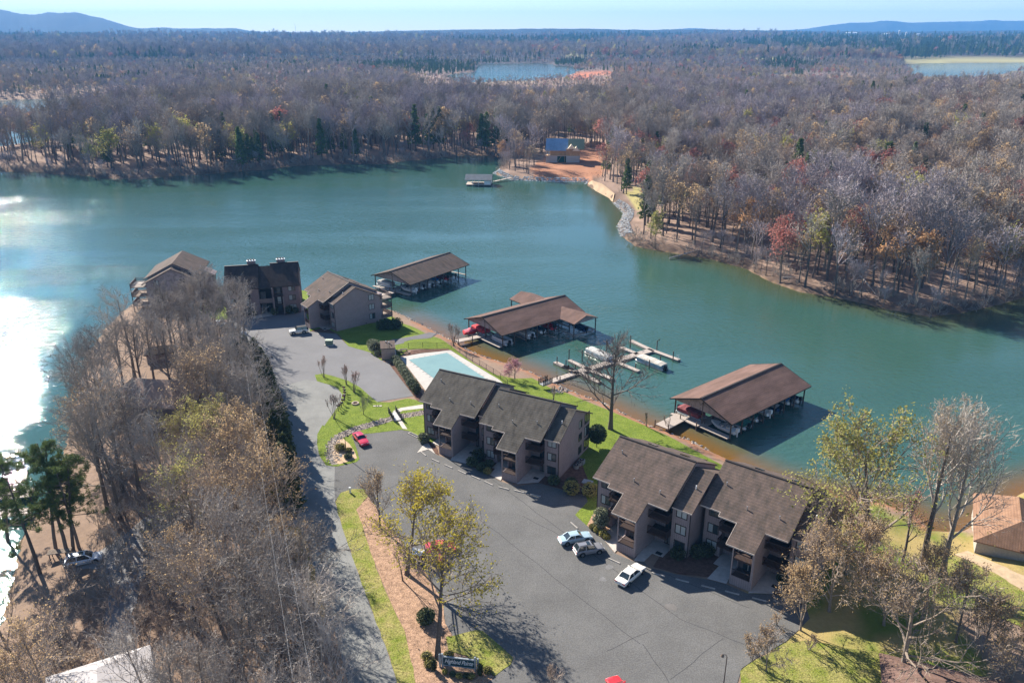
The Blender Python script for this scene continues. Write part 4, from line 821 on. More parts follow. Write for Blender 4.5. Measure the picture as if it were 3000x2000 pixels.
def pontoon(label, loc, rz, L_=7.4, cover=None, group=None, fence=None):
    t = thing("pontoon_boat", label, "boat", loc, rz, group)
    for s_ in (-1,1): b = MB(); b.tube([(-L_/2,s_*.9,.15),(L_/2-.8,s_*.9,.15),(L_/2,s_*.9,.35)], [.34,.34,.06], 10); b.build("pontoon_tube", M_metal, t, smooth=True)
    b = MB(); b.box(-L_/2+.2,-1.2,.5,L_/2-.5,1.2,.6); b.build("deck", mat("boat_carpet", (.36,.34,.32), .9), t)
    b = MB(); x0, x1 = -L_/2+.4, L_/2-.7
    for y in (-1.18,1.18): b.box(x0,y-.03,.6,x1,y+.03,1.25)
    for x in (x0,x1): b.box(x-.03,-1.15,.6,x+.03,1.15,1.25)
    b.build("fence_panel", fence or M_white, t)
    if cover:
        b = MB(); prof = [(-1.22,1.2),(-.9,1.62),(0,1.78),(.9,1.62),(1.22,1.2)]; n_ = 8
        for i in range(n_):
            s_ = i/(n_-1); k = 1-abs(s_*2-1)**4; b.v += [(x0-.1+(x1-x0+.2)*s_, y, 1.22+(z-1.22)*(.35+.65*k)*(.85+.15*math.sin(i*2.3))) for y, z in prof]
        b.f = [(i*5+j,(i+1)*5+j,(i+1)*5+j+1,i*5+j+1) for i in range(n_-1) for j in range(4)]; b.m = [0]*len(b.f); b.build("mooring_cover", cover, t)
    else:
        b = MB(); b.box(x0+.1,-1.1,.6,x0+.7,1.1,1.05); b.box(x1-1.6,-1.1,.6,x1-.1,-.55,1.05); b.box(x1-1.6,.55,.6,x1-.1,1.1,1.05); b.build("bench_seat", mat("boat_seat", (.5,.46,.42), .6), t)
    b = MB(); b.box(-L_/2-.45,-.25,.5,-L_/2+.1,.25,1.3); b.box(-L_/2-.3,-.08,-.4,-L_/2-.1,.08,.5); b.build("outboard_motor", M_black, t)
    return t
M_cgrey = mat("canvas_grey", (.45,.44,.42), .85); M_cbeige = mat("canvas_beige", (.50,.46,.40), .85); M_cgreen = mat("canvas_green", (.05,.16,.13), .85); M_cblue = mat("canvas_blue", (.05,.20,.48), .85)
M_cred = mat("canvas_red", (.50,.04,.05), .8); M_cnavy = mat("canvas_navy", (.02,.04,.08), .85); M_hgreen = mat("hull_green", (.03,.14,.12), .3, coat=.5); M_hnavy = mat("hull_navy", (.02,.05,.13), .25, coat=.5)
pa = at(*ZD(540,262), WZ+.1); pontoon("pontoon boat under rumpled pale cover behind the big bare tree", pa, math.atan2(*(lambda d: (d.y, d.x))(at(*ZD(640,310),WZ)-at(*ZD(440,220),WZ))), 8.6, M_cgrey)
pb = at(*ZD(1000,330), WZ+.1); pontoon("white pontoon boat with tented beige cover at the dock's outer slip", pb, math.atan2(*(lambda d: (d.y, d.x))(at(*ZD(890,285),WZ)-at(*ZD(1105,370),WZ))), 8.6, M_cbeige, fence=mat("panel_bluegrey", (.36,.46,.52), .4))
def jetski(label, loc, rz, m):
    t = thing("jet_ski", label, "jet ski", loc, rz); b = MB(); hull(b, 2.9, 1.15, .5); b.build("hull", m, t)
    b = MB(); b.box(-1.1,-.2,.5,.2,.2,.85); b.build("saddle", M_black, t); b = MB(); b.beam((.2,0,.5),(.0,0,1.0),.3,.3); b.beam((.0,-.4,1.05),(.0,.4,1.05),.06,.06); b.build("handlebar", M_black, t)
jetski("dark jet ski on low lift beside the branching dock's ramp", at(*ZD(258,370), WZ+.75), R(-30), M_black)
t = motorboat("boat under bright pink red cover beside the pale gangway", w_at(ZA, 130, 440, .5), R(20), 4.2, M_cred, mat("canvas_pink", (.62,.12,.16), .8), motor=False)
def slips(F_, side, specs, label_tail, grp):
    n_ = 7; Ln, Wd = F_[3], F_[2]
    for k, (typ, hm, cm, lift, lab) in specs.items():
        x = 1.0 + (Ln-2.0)*(k+.5)/n_; y = 3.7 if side == 'R' else Wd-3.7
        loc = wp(F_, x, y, lift); rz = F_[1] + (R(90) if side == 'R' else R(-90))
        if typ == 'p': pontoon(lab+label_tail, loc, rz, 6.4, cm, fence=hm)
        else: motorboat(lab+label_tail, loc, rz, 6.0, hm, cm)
M_silver = mat("panel_silver", (.5,.52,.54), .3)
slips(F3, 'R', {0:('m',M_white,None,.5,"white open bowrider in the shore end slip"),1:('p',M_hgreen,M_cgreen,.7,"green covered pontoon boat in second slip"),2:('m',M_white,M_cgreen,.9,"white hulled boat with dark green cover in the middle slips"),3:('m',M_white,None,1.0,"white open motorboat with big outboard in fourth slip"),4:('m',M_hnavy,M_cgrey,.9,"navy boat under grey cover in fifth slip"),5:('m',M_white,M_cblue,1.3,"boat under bright blue cover near the lake end"),6:('m',M_white,M_cnavy,.6,"white boat with navy cover in outermost slip")}, " of nearest boathouse", None)
slips(F3, 'L', {0:('p',mat("panel_maroon", (.25,.05,.06), .4),mat("canvas_maroon",(.19,.05,.055),.8),.5,"maroon covered pontoon boat on the shore side")}, " of nearest boathouse", None)
slips(F2, 'R', {0:('p',M_silver,None,.6,"silver open pontoon boat in the shore end slip"),2:('p',M_white,M_cgrey,.6,"white pontoon boat with grey cover in third slip"),3:('m',M_white,M_cnavy,.9,"white motorboat with navy cover in the middle"),4:('m',M_cred,M_cred,1.0,"red covered boat in fifth slip")}, " of winged boathouse", None)
slips(F2, 'L', {0:('p',M_cred,M_cred,.6,"red covered pontoon boat by the shore gable")}, " of winged boathouse", None)
motorboat("navy covered boat under the small wing roof of winged boathouse", wp(F2, F2[3]-4.6, -2.6, .9), F2[1]+R(90), 5.6, M_hnavy, M_cnavy)
slips(F1, 'R', {0:('m',M_white,None,.7,"white open boat lying by the shore gable"),1:('m',M_white,M_cgrey,.8,"grey covered white boat in second slip"),2:('p',M_white,M_cbeige,.7,"beige covered pontoon boat in third slip"),3:('m',M_white,M_cblue,1.0,"pale hulled boat with blue cover in fourth slip"),4:('m',M_cred,mat("canvas_maroon",(.30,.06,.07),.8),1.0,"maroon covered boat in fifth slip"),5:('m',M_white,M_cgreen,.8,"boat with green cover in sixth slip")}, " of farthest boathouse", None)
slips(F1, 'L', {0:('p',M_silver,M_cgrey,.7,"silver pontoon boat at the lakeward shore corner")}, " of farthest boathouse", None)
b = MB()

# ------------------------------------------------------------------ vehicles
def car(label, loc, rz, kind, paint, cat="car", roofm=None, L_=4.9, Wd=1.82):
    """x forward; body, cabin, glass, wheels, lamps and bumpers as parts"""
    t = thing("parked_"+{"sedan":"car","suv":"car","jeep":"jeep","pickup":"pickup","coupe":"car"}[kind], label, cat, loc, rz)
    h = L_/2; w = Wd/2
    P_ = dict(sedan=([(-h,.42,.62,.80),(-h+.12,.28,.60,.88),(-h+1.0,.24,.62,.93),(-.2,.22,.62,.92),(h-1.55,.24,.62,.92),(h-.5,.26,.58,.80),(h-.1,.30,.52,.70),(h,.40,.50,.60)], (-h+.85,-h+1.55,.45,h-1.45), 1.42),
              coupe=([(-h,.45,.65,.92),(-h+.15,.28,.64,1.0),(-h+1.0,.24,.64,1.0),(-.2,.22,.64,.95),(h-1.7,.24,.62,.93),(h-.5,.26,.58,.83),(h-.1,.30,.52,.72),(h,.40,.50,.6)], (-h+.6,-h+1.5,.15,h-1.75), 1.36),
              suv=([(-h,.45,.75,.98),(-h+.1,.32,.74,1.05),(-h+1.0,.28,.74,1.05),(-.2,.28,.74,1.02),(h-1.4,.28,.74,1.0),(h-.45,.30,.66,.92),(h-.08,.34,.6,.8),(h,.42,.55,.68)], (-h+.12,-h+.55,.35,h-1.25), 1.68),
              jeep=([(-h,.5,.8,1.05),(-h+.1,.42,.8,1.1),(-h+1,.42,.8,1.1),(-.2,.42,.8,1.1),(h-1.5,.42,.8,1.1),(h-.5,.45,.8,1.06),(h-.1,.5,.78,1.0),(h,.55,.75,.9)], (-h+.08,-h+.18,.3,h-1.55), 1.82),
              pickup=([(-h,.5,.8,1.0),(-h+.08,.42,.8,1.05),(-h+1,.4,.8,1.05),(-.2,.4,.8,1.05),(h-1.5,.4,.8,1.05),(h-.5,.42,.76,.98),(h-.1,.46,.7,.9),(h,.52,.65,.75)], (-.55,-.3,.75,h-1.5), 1.78))[kind]
    st, (c0, c1, c2, c3), top = P_; b = MB(); n_ = len(st)
    for i, (x, zb, zm, zt) in enumerate(st):
        e = .86 if i in (0, n_-1) else (.95 if i in (1, n_-2) else 1.0)
        b.v += [(x,-w*.86*e,zb),(x,-w*e,zm),(x,-w*.97*e,zt-.08),(x,-w*.86*e,zt),(x,0,zt+.04),(x,w*.86*e,zt),(x,w*.97*e,zt-.08),(x,w*e,zm),(x,w*.86*e,zb)]
    k = 9; b.f = [(i*k+j,(i+1)*k+j,(i+1)*k+(j+1)%k,i*k+(j+1)%k) for i in range(n_-1) for j in range(k)] + [tuple(range(k))[::-1], tuple((n_-1)*k+j for j in range(k))]; b.f = [f[::-1] for f in b.f]; b.m = [0]*len(b.f)
    b.build("body", paint, t)
    zb_ = max(s_[3] for s_ in st[2:5])-.02; ww = w*.86; wr = w*.68
    b = MB(); b.add([(c1,-wr,top),(c2,-wr,top),(c2,wr,top),(c1,wr,top),(c1+.03,-wr*.5,top+.05),(c2-.05,-wr*.5,top+.05),(c2-.05,wr*.5,top+.05),(c1+.03,wr*.5,top+.05)], [(4,5,6,7),(0,1,5,4),(2,3,7,6),(1,2,6,5),(3,0,4,7)])
    def q(a, c): return (a, c)
    for s_ in (-1, 1):
        for xa, xb in ((c0,c1),((c1+c2)/2-.05+(.0),(c1+c2)/2),(c3,c2)): b.beam((xa,s_*ww,zb_),(xb,s_*wr,top), .10, .10)
    b.build("roof", roofm or paint, t)
    gl = lambda nm, vs_: (lambda mb: (mb.add(vs_, [(0,1,2,3)]), mb.build(nm, M_carglass, t)))(MB())
    gl("windscreen", [(c3,ww*.92,zb_),(c2,wr*.95,top-.01),(c2,-wr*.95,top-.01),(c3,-ww*.92,zb_)][::-1]); gl("rear_window", [(c0,-ww*.92,zb_),(c1,-wr*.95,top-.01),(c1,wr*.95,top-.01),(c0,ww*.92,zb_)][::-1])
    mx_ = (c1+c2)/2
    for s_ in (-1, 1):
        v1 = [(c0+.05,s_*ww,zb_),(mx_-.06,s_*ww,zb_),(mx_-.05,s_*wr,top-.01),(c1+.03,s_*wr,top-.01)]; v2 = [(mx_+.04,s_*ww,zb_),(c3-.06,s_*ww,zb_),(c2-.03,s_*wr,top-.01),(mx_+.04,s_*wr,top-.01)]
        gl("side_window", v1 if s_ < 0 else v1[::-1]); gl("side_window", v2 if s_ < 0 else v2[::-1])
    rw = .40 if kind in ("jeep",) else (.36 if kind in ("suv","pickup") else .32)
    for x in (-h+.95, h-.92):
        for s_ in (-1, 1):
            b = MB(); b.tube([(x,s_*(w-.2),rw),(x,s_*(w+.02),rw)], rw, 16); wh = b.build("wheel", M_rubber, t); b = MB(); b.tube([(x,s_*(w+.015),rw),(x,s_*(w+.035),rw)], rw*.62, 12); b.build("rim", M_rim, wh)
            b = MB(); b.tube([(x,s_*(w-.1),rw+.05),(x,s_*(w+.004),rw+.05)], rw+.1, 16); b.build("wheel_arch", M_black, t)
    zl = st[-2][2]
    for s_ in (-1, 1):
        b = MB(); b.box(h-.22,s_*w*.62-.2,zl+.02,h-.02,s_*w*.62+.2,zl+.17); b.build("headlight", M_lamp, t); zt_ = st[1][2]
        b = MB(); b.box(-h-.015,s_*w*.66-.2,zt_+.02,-h+.12,s_*w*.66+.2,zt_+.2); b.build("taillight", M_red_lamp, t); b = MB(); b.box(c3-.35,s_*(w*.98)-.09,zb_-.02,c3-.2,s_*(w*.98)+.13*s_+.0,zb_+.13) if False else b.box(c3-.35,min(s_*w*.9,s_*(w+.16)),zb_-.02,c3-.2,max(s_*w*.9,s_*(w+.16)),zb_+.12); b.build("mirror", paint, t)
    b = MB(); b.box(h-.12,-w*.84,.32,h+.05,w*.84,.52); b.build("bumper", paint if kind != "jeep" else M_black, t); b = MB(); b.box(-h-.05,-w*.84,.38,-h+.12,w*.84,.58); b.build("bumper", paint if kind != "jeep" else M_black, t)
    if kind == "pickup": b = MB(); b.box(-h+.12,-w*.8,1.04,-.65,w*.8,1.1); b.build("bed_cover", mat("tonneau_white", (.6,.6,.6), .6), t)
    if kind == "suv": b = MB(); b.box(c1+.1,-wr*.85,top+.055,c2-.3,-wr*.78,top+.11); b.box(c1+.1,wr*.78,top+.055,c2-.3,wr*.85,top+.11); b.build("roof_rail", M_black, t); b = MB(); b.box(c2-.8,-.38,top+.052,c2-.25,.38,top+.062); b.build("sunroof", M_carglass, t)
    if kind == "jeep": b = MB(); b.tube([(-h-.28,0,.95),(-h-.05,0,.95)], .4, 14); b.build("spare_wheel", M_rubber, t)
    return t
def paint(n, c): return mat(n, c, .28, .04, spec=.6, coat=.8)
ZC = lambda a, b_: at(1600+a/4.2, 1530+b_/4.2)
def place(rear, front): a, c = Vector(rear), Vector(front); m_ = (a+c)/2; d = c-a; return (m_.x, m_.y, .03), math.atan2(d.y, d.x)
l, r = place(ZC(190,260), ZC(520,195)); car("light blue sedan parked next to the grey crossover", l, r, "sedan", paint("paint_light_blue", (.36,.48,.55)), L_=5.1)
l, r = place(ZC(390,395), ZC(655,345)); car("grey crossover with black sunroof between blue sedan and white sedan", l, r, "suv", paint("paint_grey", (.20,.20,.22)), L_=4.5)
l, r = place(ZC(940,760), ZC(1130,600)); car("big white sedan parked beside the building shadow", l, r, "sedan", paint("paint_white", (.80,.76,.70)), L_=5.4, Wd=1.95)
ZE = lambda a, b_: at(900+a/3.3175, 1130+b_/3.3175)
l, r = place(ZE(487,500), ZE(560,585)); car("bright red car nosed out of the bay by the stone creek", l, r, "coupe", paint("paint_red", (.50,.02,.05)), L_=4.8)
ZJ = lambda a, b_: at(830+a/4.48, 950+b_/4.48)
l, r = place(ZJ(285,108), ZJ(115,130)); car("white jeep with black soft top beside the tall gabled block", l, r, "jeep", paint("paint_white", (.80,.76,.70)), "jeep", mat("soft_top", (.02,.02,.022), .8), 4.5)
ZR = lambda a, b_: at(1180+a/6.4, 1560+b_/6.4)
l, r = place(ZR(290,480), ZR(640,560)); car("dark red pickup with white bed cover under the yellow tree", l, r, "pickup", paint("paint_dark_red", (.20,.015,.015)), "pickup", None, 5.6, 1.95)
l, r = place(ZR(530,330), ZR(900,330)); car("red car half hidden behind the yellow tree's branches", l, r, "sedan", paint("paint_red2", (.55,.06,.06)), L_=4.7)
a_ = at(645,955); car("silver car under bare branches at the far lot's left edge", (a_.x, a_.y, .03), R(-12), "sedan", paint("paint_silver", (.35,.36,.37)))
a_ = at(672,966); car("dark grey car under bare branches at the far lot's left edge", (a_.x, a_.y, .03), R(-10), "suv", paint("paint_charcoal", (.06,.065,.07)))
a_ = gt(248,1648); car("pale blue white four wheel drive by the pines", (a_.x, a_.y, a_.z+.04), R(22), "suv", paint("paint_pale", (.62,.68,.76)), "suv", None, 4.9, 1.9)
a_ = at(1818,2040); car("red car just cut off by the photo's bottom edge", (a_.x, a_.y, .03), R(110), "suv", paint("paint_red3", (.55,.02,.02)))
# ------------------------------------------------------------------ small things on the ground
Z1 = lambda a, b_: at(1150+a/2.7506, 1050+b_/2.7506); Z2 = lambda a, b_: at(1650+a/2.7506, 1220+b_/2.7506); Z3 = lambda a, b_: at(550+a/2.7506, 680+b_/2.7506)
b = MB(); b.box(-.95,-.09,0,.95,.09,.13); stop_me = b.mesh("wheel_stop", mat("stop_concrete", (.36,.335,.31), .85, scale=2))
def stop(a, c, label="concrete wheel stop at the head of a parking bay"):
    m_ = (a+c)/2; d = c-a; o = link("wheel_stop", stop_me, None, (m_.x, m_.y, .03), None, label, "wheel stop", "wheel stops along the condo parking bays"); o.rotation_euler = (0, 0, math.atan2(d.y, d.x)); return o
for p, q in (((225,752),(268,785)),((315,812),(375,838)),((420,858),(482,885)),((530,905),(590,932)),((638,948),(700,975)),((740,992),(808,1023)),((855,1037),(935,1057)),((988,1066),(1060,1083)),((1112,1095),(1192,1115)),((1435,1322),(1490,1370))): stop(Z1(*p), Z1(*q))
for p, q in (((360,1142),(460,1187)),((715,1260),(815,1290)),((907,1310),(1012,1337)),((1115,1363),(1222,1390)),((1307,1408),(1415,1436)),((1525,1462),(1635,1490))): stop(Z2(*p), Z2(*q))
for p, q in (((1035,805),(1060,830)),((1075,830),(1095,852))): stop(Z3(*p), Z3(*q))
# mailboxes
def mailbox():
    t = thing("mailbox", "black mailbox on a dark post along the lawn edge", "mailbox", (0,0,0), 0, "row of mailboxes on the lawn")
    b = MB(); b.box(-.06,-.06,0,.06,.06,1.05); b.build("post", M_pile, t)
    b = MB(); pr_ = [(-.14,1.05),(.14,1.05),(.14,1.24),(.09,1.33),(0,1.37),(-.09,1.33),(-.14,1.24)]; b.profile(pr_, -.32, .32); b.build("box", M_black, t)
    b = MB(); b.box(-.02,.142,1.15,.16,.16,1.3); b.build("flag", M_red_lamp, t); return t
ZM = lambda a, b_: at(550+a/2.7506, 680+b_/2.7506)
mb0 = mailbox(); mk = [(c, []) for c in mb0.children]
for i, p in enumerate(((1262,1290),(1266,1310),(1268,1330),(1266,1352),(1262,1362),(1252,1392),(1240,1415),(1228,1428),(1214,1440))):
    q = ZM(*p); rz = R(160+random.uniform(-8,8))
    if i == 0: mb0.location = (q.x, q.y, .05); mb0.rotation_euler = (0,0,rz)
    else: copy_tree(mb0, mk, (q.x, q.y, .05), rz)
# fire ring, meter covers, drain, transformer, sign posts, lamp posts
q = ZE(468,176); fr_ = thing("fire_ring", "round stone fire ring on the mailbox lawn", "fire pit", (q.x,q.y,.05))
for k in range(12): a = k*math.pi/6; b = MB(); b.obox((math.cos(a)*.62,math.sin(a)*.62,0),.32,.24,.26,a+math.pi/2); b.build("stone", M_st3, fr_)
b = MB(); b.tube([(0,0,.0),(0,0,.05)],.5,14); b.build("ash_bed", M_mulch, fr_)
for i, x in enumerate((660,684,708)):
    q = ZE(x,199); b = MB(); b.obox((q.x,q.y,.05),.75,.45,.08,R(5)); b.build("valve_box", M_conc, label="pale concrete utility lid in grass near the creek walk", cat="utility lid", group="utility lids by the creek")
q = ZE(1035,480); t = thing("drain_box", "long dark storm drain grate at the lot edge", "drain", (q.x,q.y,.04), R(-42)); b = MB(); b.box(-1.3,-.35,0,1.3,.35,.12); b.build("curb", M_conc, t); b = MB(); b.box(-1.15,-.25,.122,1.15,.25,.13); b.build("grate", M_black, t)
q = ZJ(605,270); t = thing("transformer_box", "green utility transformer box beside the big shadow", "utility box", (q.x,q.y,.03), R(0)); b = MB(); b.box(-.85,-.6,.12,.85,.6,1.25); b.build("cabinet", mat("utility_green", (.17,.23,.17), .6), t); b = MB(); b.box(-.9,-.65,1.253,.9,.65,1.35); b.build("lid", mat("utility_lid_green", (.33,.38,.30), .6), t); b = MB(); b.box(-1.1,-.8,0,1.1,.8,.118); b.build("pad", M_conc, t)
q = Z1(1570,1000); b = MB(); b.obox((q.x,q.y,.0),1.7,1.3,.25,R(-25)); b.build("electrical_pad", mat("pad_grey", (.30,.32,.33), .8), label="flat grey utility pad in grass between the two near buildings", cat="utility pad")
def lamp(label, q, hgt_, lean=0):
    t = thing("lamp_post", label, "lamp post", (q.x,q.y,q.z)); b = MB(); b.tube([(0,0,0),(0,0,hgt_-.3),(.15,0,hgt_),(.5,0,hgt_+.05)], [.07,.055,.045,.04], 7); b.build("pole", M_rail, t); b = MB(); b.tube([(.55,0,hgt_+.12),(.55,0,hgt_-.02),(.55,0,hgt_-.2)], [.05,.14,.24], 10); b.build("lamp_shade", mat("lamp_bronze", (.12,.09,.07), .5), t); return t
lamp("bronze lamp post standing in the gravel island", ZE(383,700), 4.6); lamp("bronze lamp post at the lot's near corner", at(2120,2003), 4.4).rotation_euler = (0,0,R(180))
lamp("lamp post at the hedge end by the upper lot", at(796,1098), 4.5); lamp("slim lamp post beside the pool house", at(1061+262/3.2, 980+232/3.2), 3.6)
q = ZE(330,725); t = thing("island_sign", "small white round sign in the gravel island", "sign", (q.x,q.y,.06)); b = MB(); b.tube([(0,0,0),(0,0,.9)],.04,6); b.build("post", M_metal, t); b = MB(); b.tube([(0,.0,.95),(0,-.06,.95)],.32,14); b.build("sign_face", M_white, t)
q = at(800+545*.4145, 1350+225*.4145); t = thing("marker_post", "white cylindrical marker at the median's grassy tip", "marker", (q.x,q.y,.05)); b = MB(); b.tube([(0,0,0),(0,0,.95)],[.17,.17],12); b.build("barrel", M_white, t); b = MB(); b.tube([(0,0,.95),(0,0,1.02)],.19,12); b.build("cap", M_metal, t)
# foot bridges with dark picket rails
def bridge(label, a, c, w=1.5, ext=0):
    m_ = (a+c)/2; d = c-a; L_ = d.length; t = thing("foot_bridge", label, "foot bridge", (m_.x,m_.y,max(m_.z,-.3)+.05), math.atan2(d.y,d.x)); b = MB(); b.box(-L_/2,-w/2,.06,L_/2,w/2,.2); b.build("deck", mat("bridge_grey", (.42,.42,.42), .8), t)
    for s_ in (-1,1):
        rl = railing(t, None, (-L_/2,s_*w/2), (L_/2,s_*w/2), .2, M_black, 1.0)
        for k in range(5): x = -L_/2+L_*k/4; b = MB(); b.box(x-.07,s_*w/2-.07,.1,x+.07,s_*w/2+.07,1.5+.1*(k%2)); b.build("post", M_black, t)
bridge("dark railed foot bridge over the stone creek", ZE(828,268), ZE(878,345)); bridge("dark railed foot bridge behind the grey roofed block", GP(1243,893), GP(1262,889), 1.6)
# air conditioners
def acunit(label, q, rz, sz, boxy):
    t = thing("air_conditioner", label, "air conditioner", (q.x,q.y,q.z+.1), rz)
    b = MB()
    if boxy: b.box(-sz/2,-sz/2,0,sz/2,sz/2,1.0)
    else: b.tube([(0,0,0),(0,0,.85)], sz/2, 14)
    b.build("casing", mat("ac_grey", (.22,.23,.22), .6), t); b = MB(); top = 1.0 if boxy else .85; b.tube([(0,0,top),(0,0,top+.04)], sz*.42, 16); g_ = b.build("fan_guard", M_black, t); b = MB(); b.tube([(0,0,top+.04),(0,0,top+.07)], sz*.14, 10); b.build("fan_hub", M_metal, g_)
qq = [at(1400+a/6.533, 1220+b_/6.533, -.25) for a, b_ in ((1880,1010),(1935,960),(1985,925))]
b = MB(); b.obox(((qq[0]+qq[2])/2),3.8,1.4,.1,math.atan2((qq[2]-qq[0]).y,(qq[2]-qq[0]).x)); b.build("equipment_pad", M_conc, label="concrete strip under air conditioners beside the near gable", cat="concrete pad")
acunit("round air conditioner nearest the lot by the gable wall", qq[0], R(20), .95, False); acunit("middle air conditioner of three by the gable wall", qq[1], R(20), .85, False); acunit("tall boxy air conditioner at the pad's far end", qq[2], R(-28), .95, True)
# pool house, tables, fence
c0, c1, c2 = P(877,827), P(908,825), P(868,816); d = c1-c0; ph = thing("pool_house", "small tan pump house with flat brown roof beside the pool", "pool house", (c0.x,c0.y,0), math.atan2(d.y,d.x)); L_ = d.length; Wd_ = 4.2
b = MB(); b.box(0,0,-.3,L_,Wd_,2.7); b.build("wall", mat("pump_house_tan", (.36,.27,.22), .85), ph); b = MB(); b.prism([(-.15,-.15),(L_+.15,-.15),(L_+.15,Wd_+.15),(-.15,Wd_+.15)], lambda x,y: 2.75+.05*y, lambda x,y: 2.95+.05*y); b.build("roof", M_roof_b, ph)
for x, y in ((1.2,3.2),(1.9,2.6)): b = MB(); b.tube([(x,y,2.9),(x,y,3.5)],[.16,.16],8); b.build("vent_pipe", M_metal, ph)
b = MB(); b.box(L_+.02,-.6,-.2,L_+.22,6.5,1.5); b.build("screen_wall", M_fascia, ph)
def table(label, q, rz):
    t = thing("picnic_table", label, "picnic table", (q.x,q.y,q.z+.1), rz); b = MB(); b.box(-.9,-.38,.7,.9,.38,.77); b.build("tabletop", M_rail, t)
    for s_ in (-1,1): b = MB(); b.box(-.9,s_*.72-.14,.42,.9,s_*.72+.14,.47); b.build("bench", M_rail, t)
    b = MB()
    for x in (-.65,.65): b.beam((x,-.7,0),(x,-.2,.7),.08,.08); b.beam((x,.7,0),(x,.2,.7),.08,.08)
    b.build("leg", M_rail, t)
table("brown picnic table on the pool deck nearest the pump house", at(1060+345/3.2,980+178/3.2), R(20)); table("brown picnic table on the pool deck farther from the pump house", at(1060+395/3.2,980+168/3.2), R(10))
def fence(label, pts, hgt_, name="chain_link_fence"):
    t = thing(name, label, "fence"); w = MB()
    for i in range(len(pts)-1):
        a, c = pts[i], pts[i+1]; k = max(1, int((c-a).length/3)); 
        for j in range(k+1 if i == len(pts)-2 else k):
            q = a.lerp(c, j/k); z = hz(q.x,q.y); b = MB(); b.tube([(q.x,q.y,z-.1),(q.x,q.y,z+hgt_)],.05,6); b.build("post", M_black, t)
        prev = None; kk = int((c-a).length/.3)
        for j in range(kk+1):
            q = a.lerp(c, j/kk); z = hz(q.x,q.y); w.beam((q.x,q.y,z+.05),(q.x,q.y,z+hgt_),.012,.012)
            if prev is not None:
                for hh in (.1,.5,.9,1.3,hgt_): w.beam((prev.x,prev.y,prev.z+hh),(q.x,q.y,z+hh),.02 if hh < hgt_ else .05,.02)
            prev = Vector((q.x,q.y,z))
    w.build("mesh_wire", M_black, t)
fence("black chain link fence along the pool's lake side", [P(938,800),P(1036,788),P(1056,800),P(1150,868),P(1166,884)], 1.45)
# entrance sign
q0, q1 = at(1230+375/5.843,1880+430/5.843), at(1230+965/5.843,1880+500/5.843); d = q1-q0; L_ = d.length
sg_ = thing("entrance_sign", "blue green entrance sign with white script between grey posts", "sign", tuple((q0+q1)/2), math.atan2(d.y,d.x))
M_signg = mat("sign_grey_wood", (.30,.33,.35), .8); M_signb = mat("sign_blue_green", (.012,.055,.07), .5)
b = MB(); b.box(-L_/2+.1,-.06,.55,L_/2-.1,.06,1.65); brd = b.build("board", M_signb, sg_)
b = MB(); b.box(-L_/2+.05,-.09,1.653,L_/2-.05,.09,1.78); b.box(-L_/2+.05,-.09,.42,L_/2-.05,.09,.547); b.build("rail", M_signg, sg_)
for x in (-L_/2-.05, L_/2+.05):
    for dx_ in (-.16,.16): b = MB(); b.tube([(x+dx_,0,-.1),(x+dx_,0,2.0 if dx_*x > 0 else 2.15)],.13,8); b.build("post", M_signg, sg_)
fc = bpy.data.curves.new("lettering", 'FONT'); fc.body = "Highland Pointe"; fc.size = .92; fc.shear = .42; fc.align_x = 'CENTER'; fc.align_y = 'CENTER'; fc.extrude = .012; fc.space_character = .92
fo = bpy.data.objects.new("lettering", fc); C.objects.link(fo); fo.parent = brd; fo.location = (0,-.075,1.12); fo.rotation_euler = (R(90),0,0); fo.scale = ((L_-.7)/6.2,1,1); fc.materials.append(M_white)
bpy.context.view_layer.update(); w_ = fo.dimensions.x / fo.scale[0]
lm_ = bpy.data.meshes.new_from_object(fo.evaluated_get(bpy.context.evaluated_depsgraph_get())); bpy.data.objects.remove(fo)
fo = link("lettering", lm_, brd, (0,-.075,1.12), "stuff"); fo.rotation_euler = (R(90),0,0); fo.scale = ((L_-.75)/w_, 1, 1)

# ------------------------------------------------------------------ houses
def hip(name, label, O, ang, L_, Wd_, H, ridge_in, rise, roofm, wallm, zb=-1.5, over=.5):
    t = thing(name, label, "house", O, ang); b = MB(); b.box(-L_/2,-Wd_/2,zb,L_/2,Wd_/2,H); b.build("wall", wallm, t)
    a, c = L_/2+over, Wd_/2+over; z0 = H-.05; z1 = H+rise; i_ = L_/2-ridge_in; faces = [([(-a,-c),(a,-c)],[(i_,0),(-i_,0)]),([(a,c),(-a,c)],[(-i_,0),(i_,0)]),([(a,-c),(a,c)],[(i_,0)]),([(-a,c),(-a,-c)],[(-i_,0)])]
    for lo, hi in faces:
        b = MB(); n_ = len(lo)+len(hi); vs_ = [(x,y,z0) for x,y in lo]+[(x,y,z1) for x,y in hi]; b.add(vs_+[(x,y,z-.18) for x,y,z in vs_], [tuple(range(n_)), tuple(range(n_,2*n_))[::-1]]+[(k,k+n_,(k+1)%n_+n_,(k+1)%n_) for k in range(n_)]); b.build("roof", roofm, t)
    return t
q = at(2950,1590,0); hr = hip("lake_house", "orange brown shingled house at the lake edge by the tan drive", (q.x+2.5,q.y+2.5,-1.3), R(62), 14, 10.5, 2.8, 3.2, 2.9, M_roof_o, mat("siding_cream", (.33,.30,.255), .8), -2.5)
b = MB(); b.prism([(-2,-9.5),(4.5,-9.5),(4.5,0),(-2,0)], lambda x,y: 2.9+3.0*(1-abs(x-1.25)/3.25)-.18, lambda x,y: 2.9+3.0*(1-abs(x-1.25)/3.25)); 
b = MB(); b.box(-6.9,-8.3,-1.5,-1.5,-5.5,2.9); b.build("garage_wall", mat("siding_cream", (.33,.30,.255), .8), hr); b = MB()
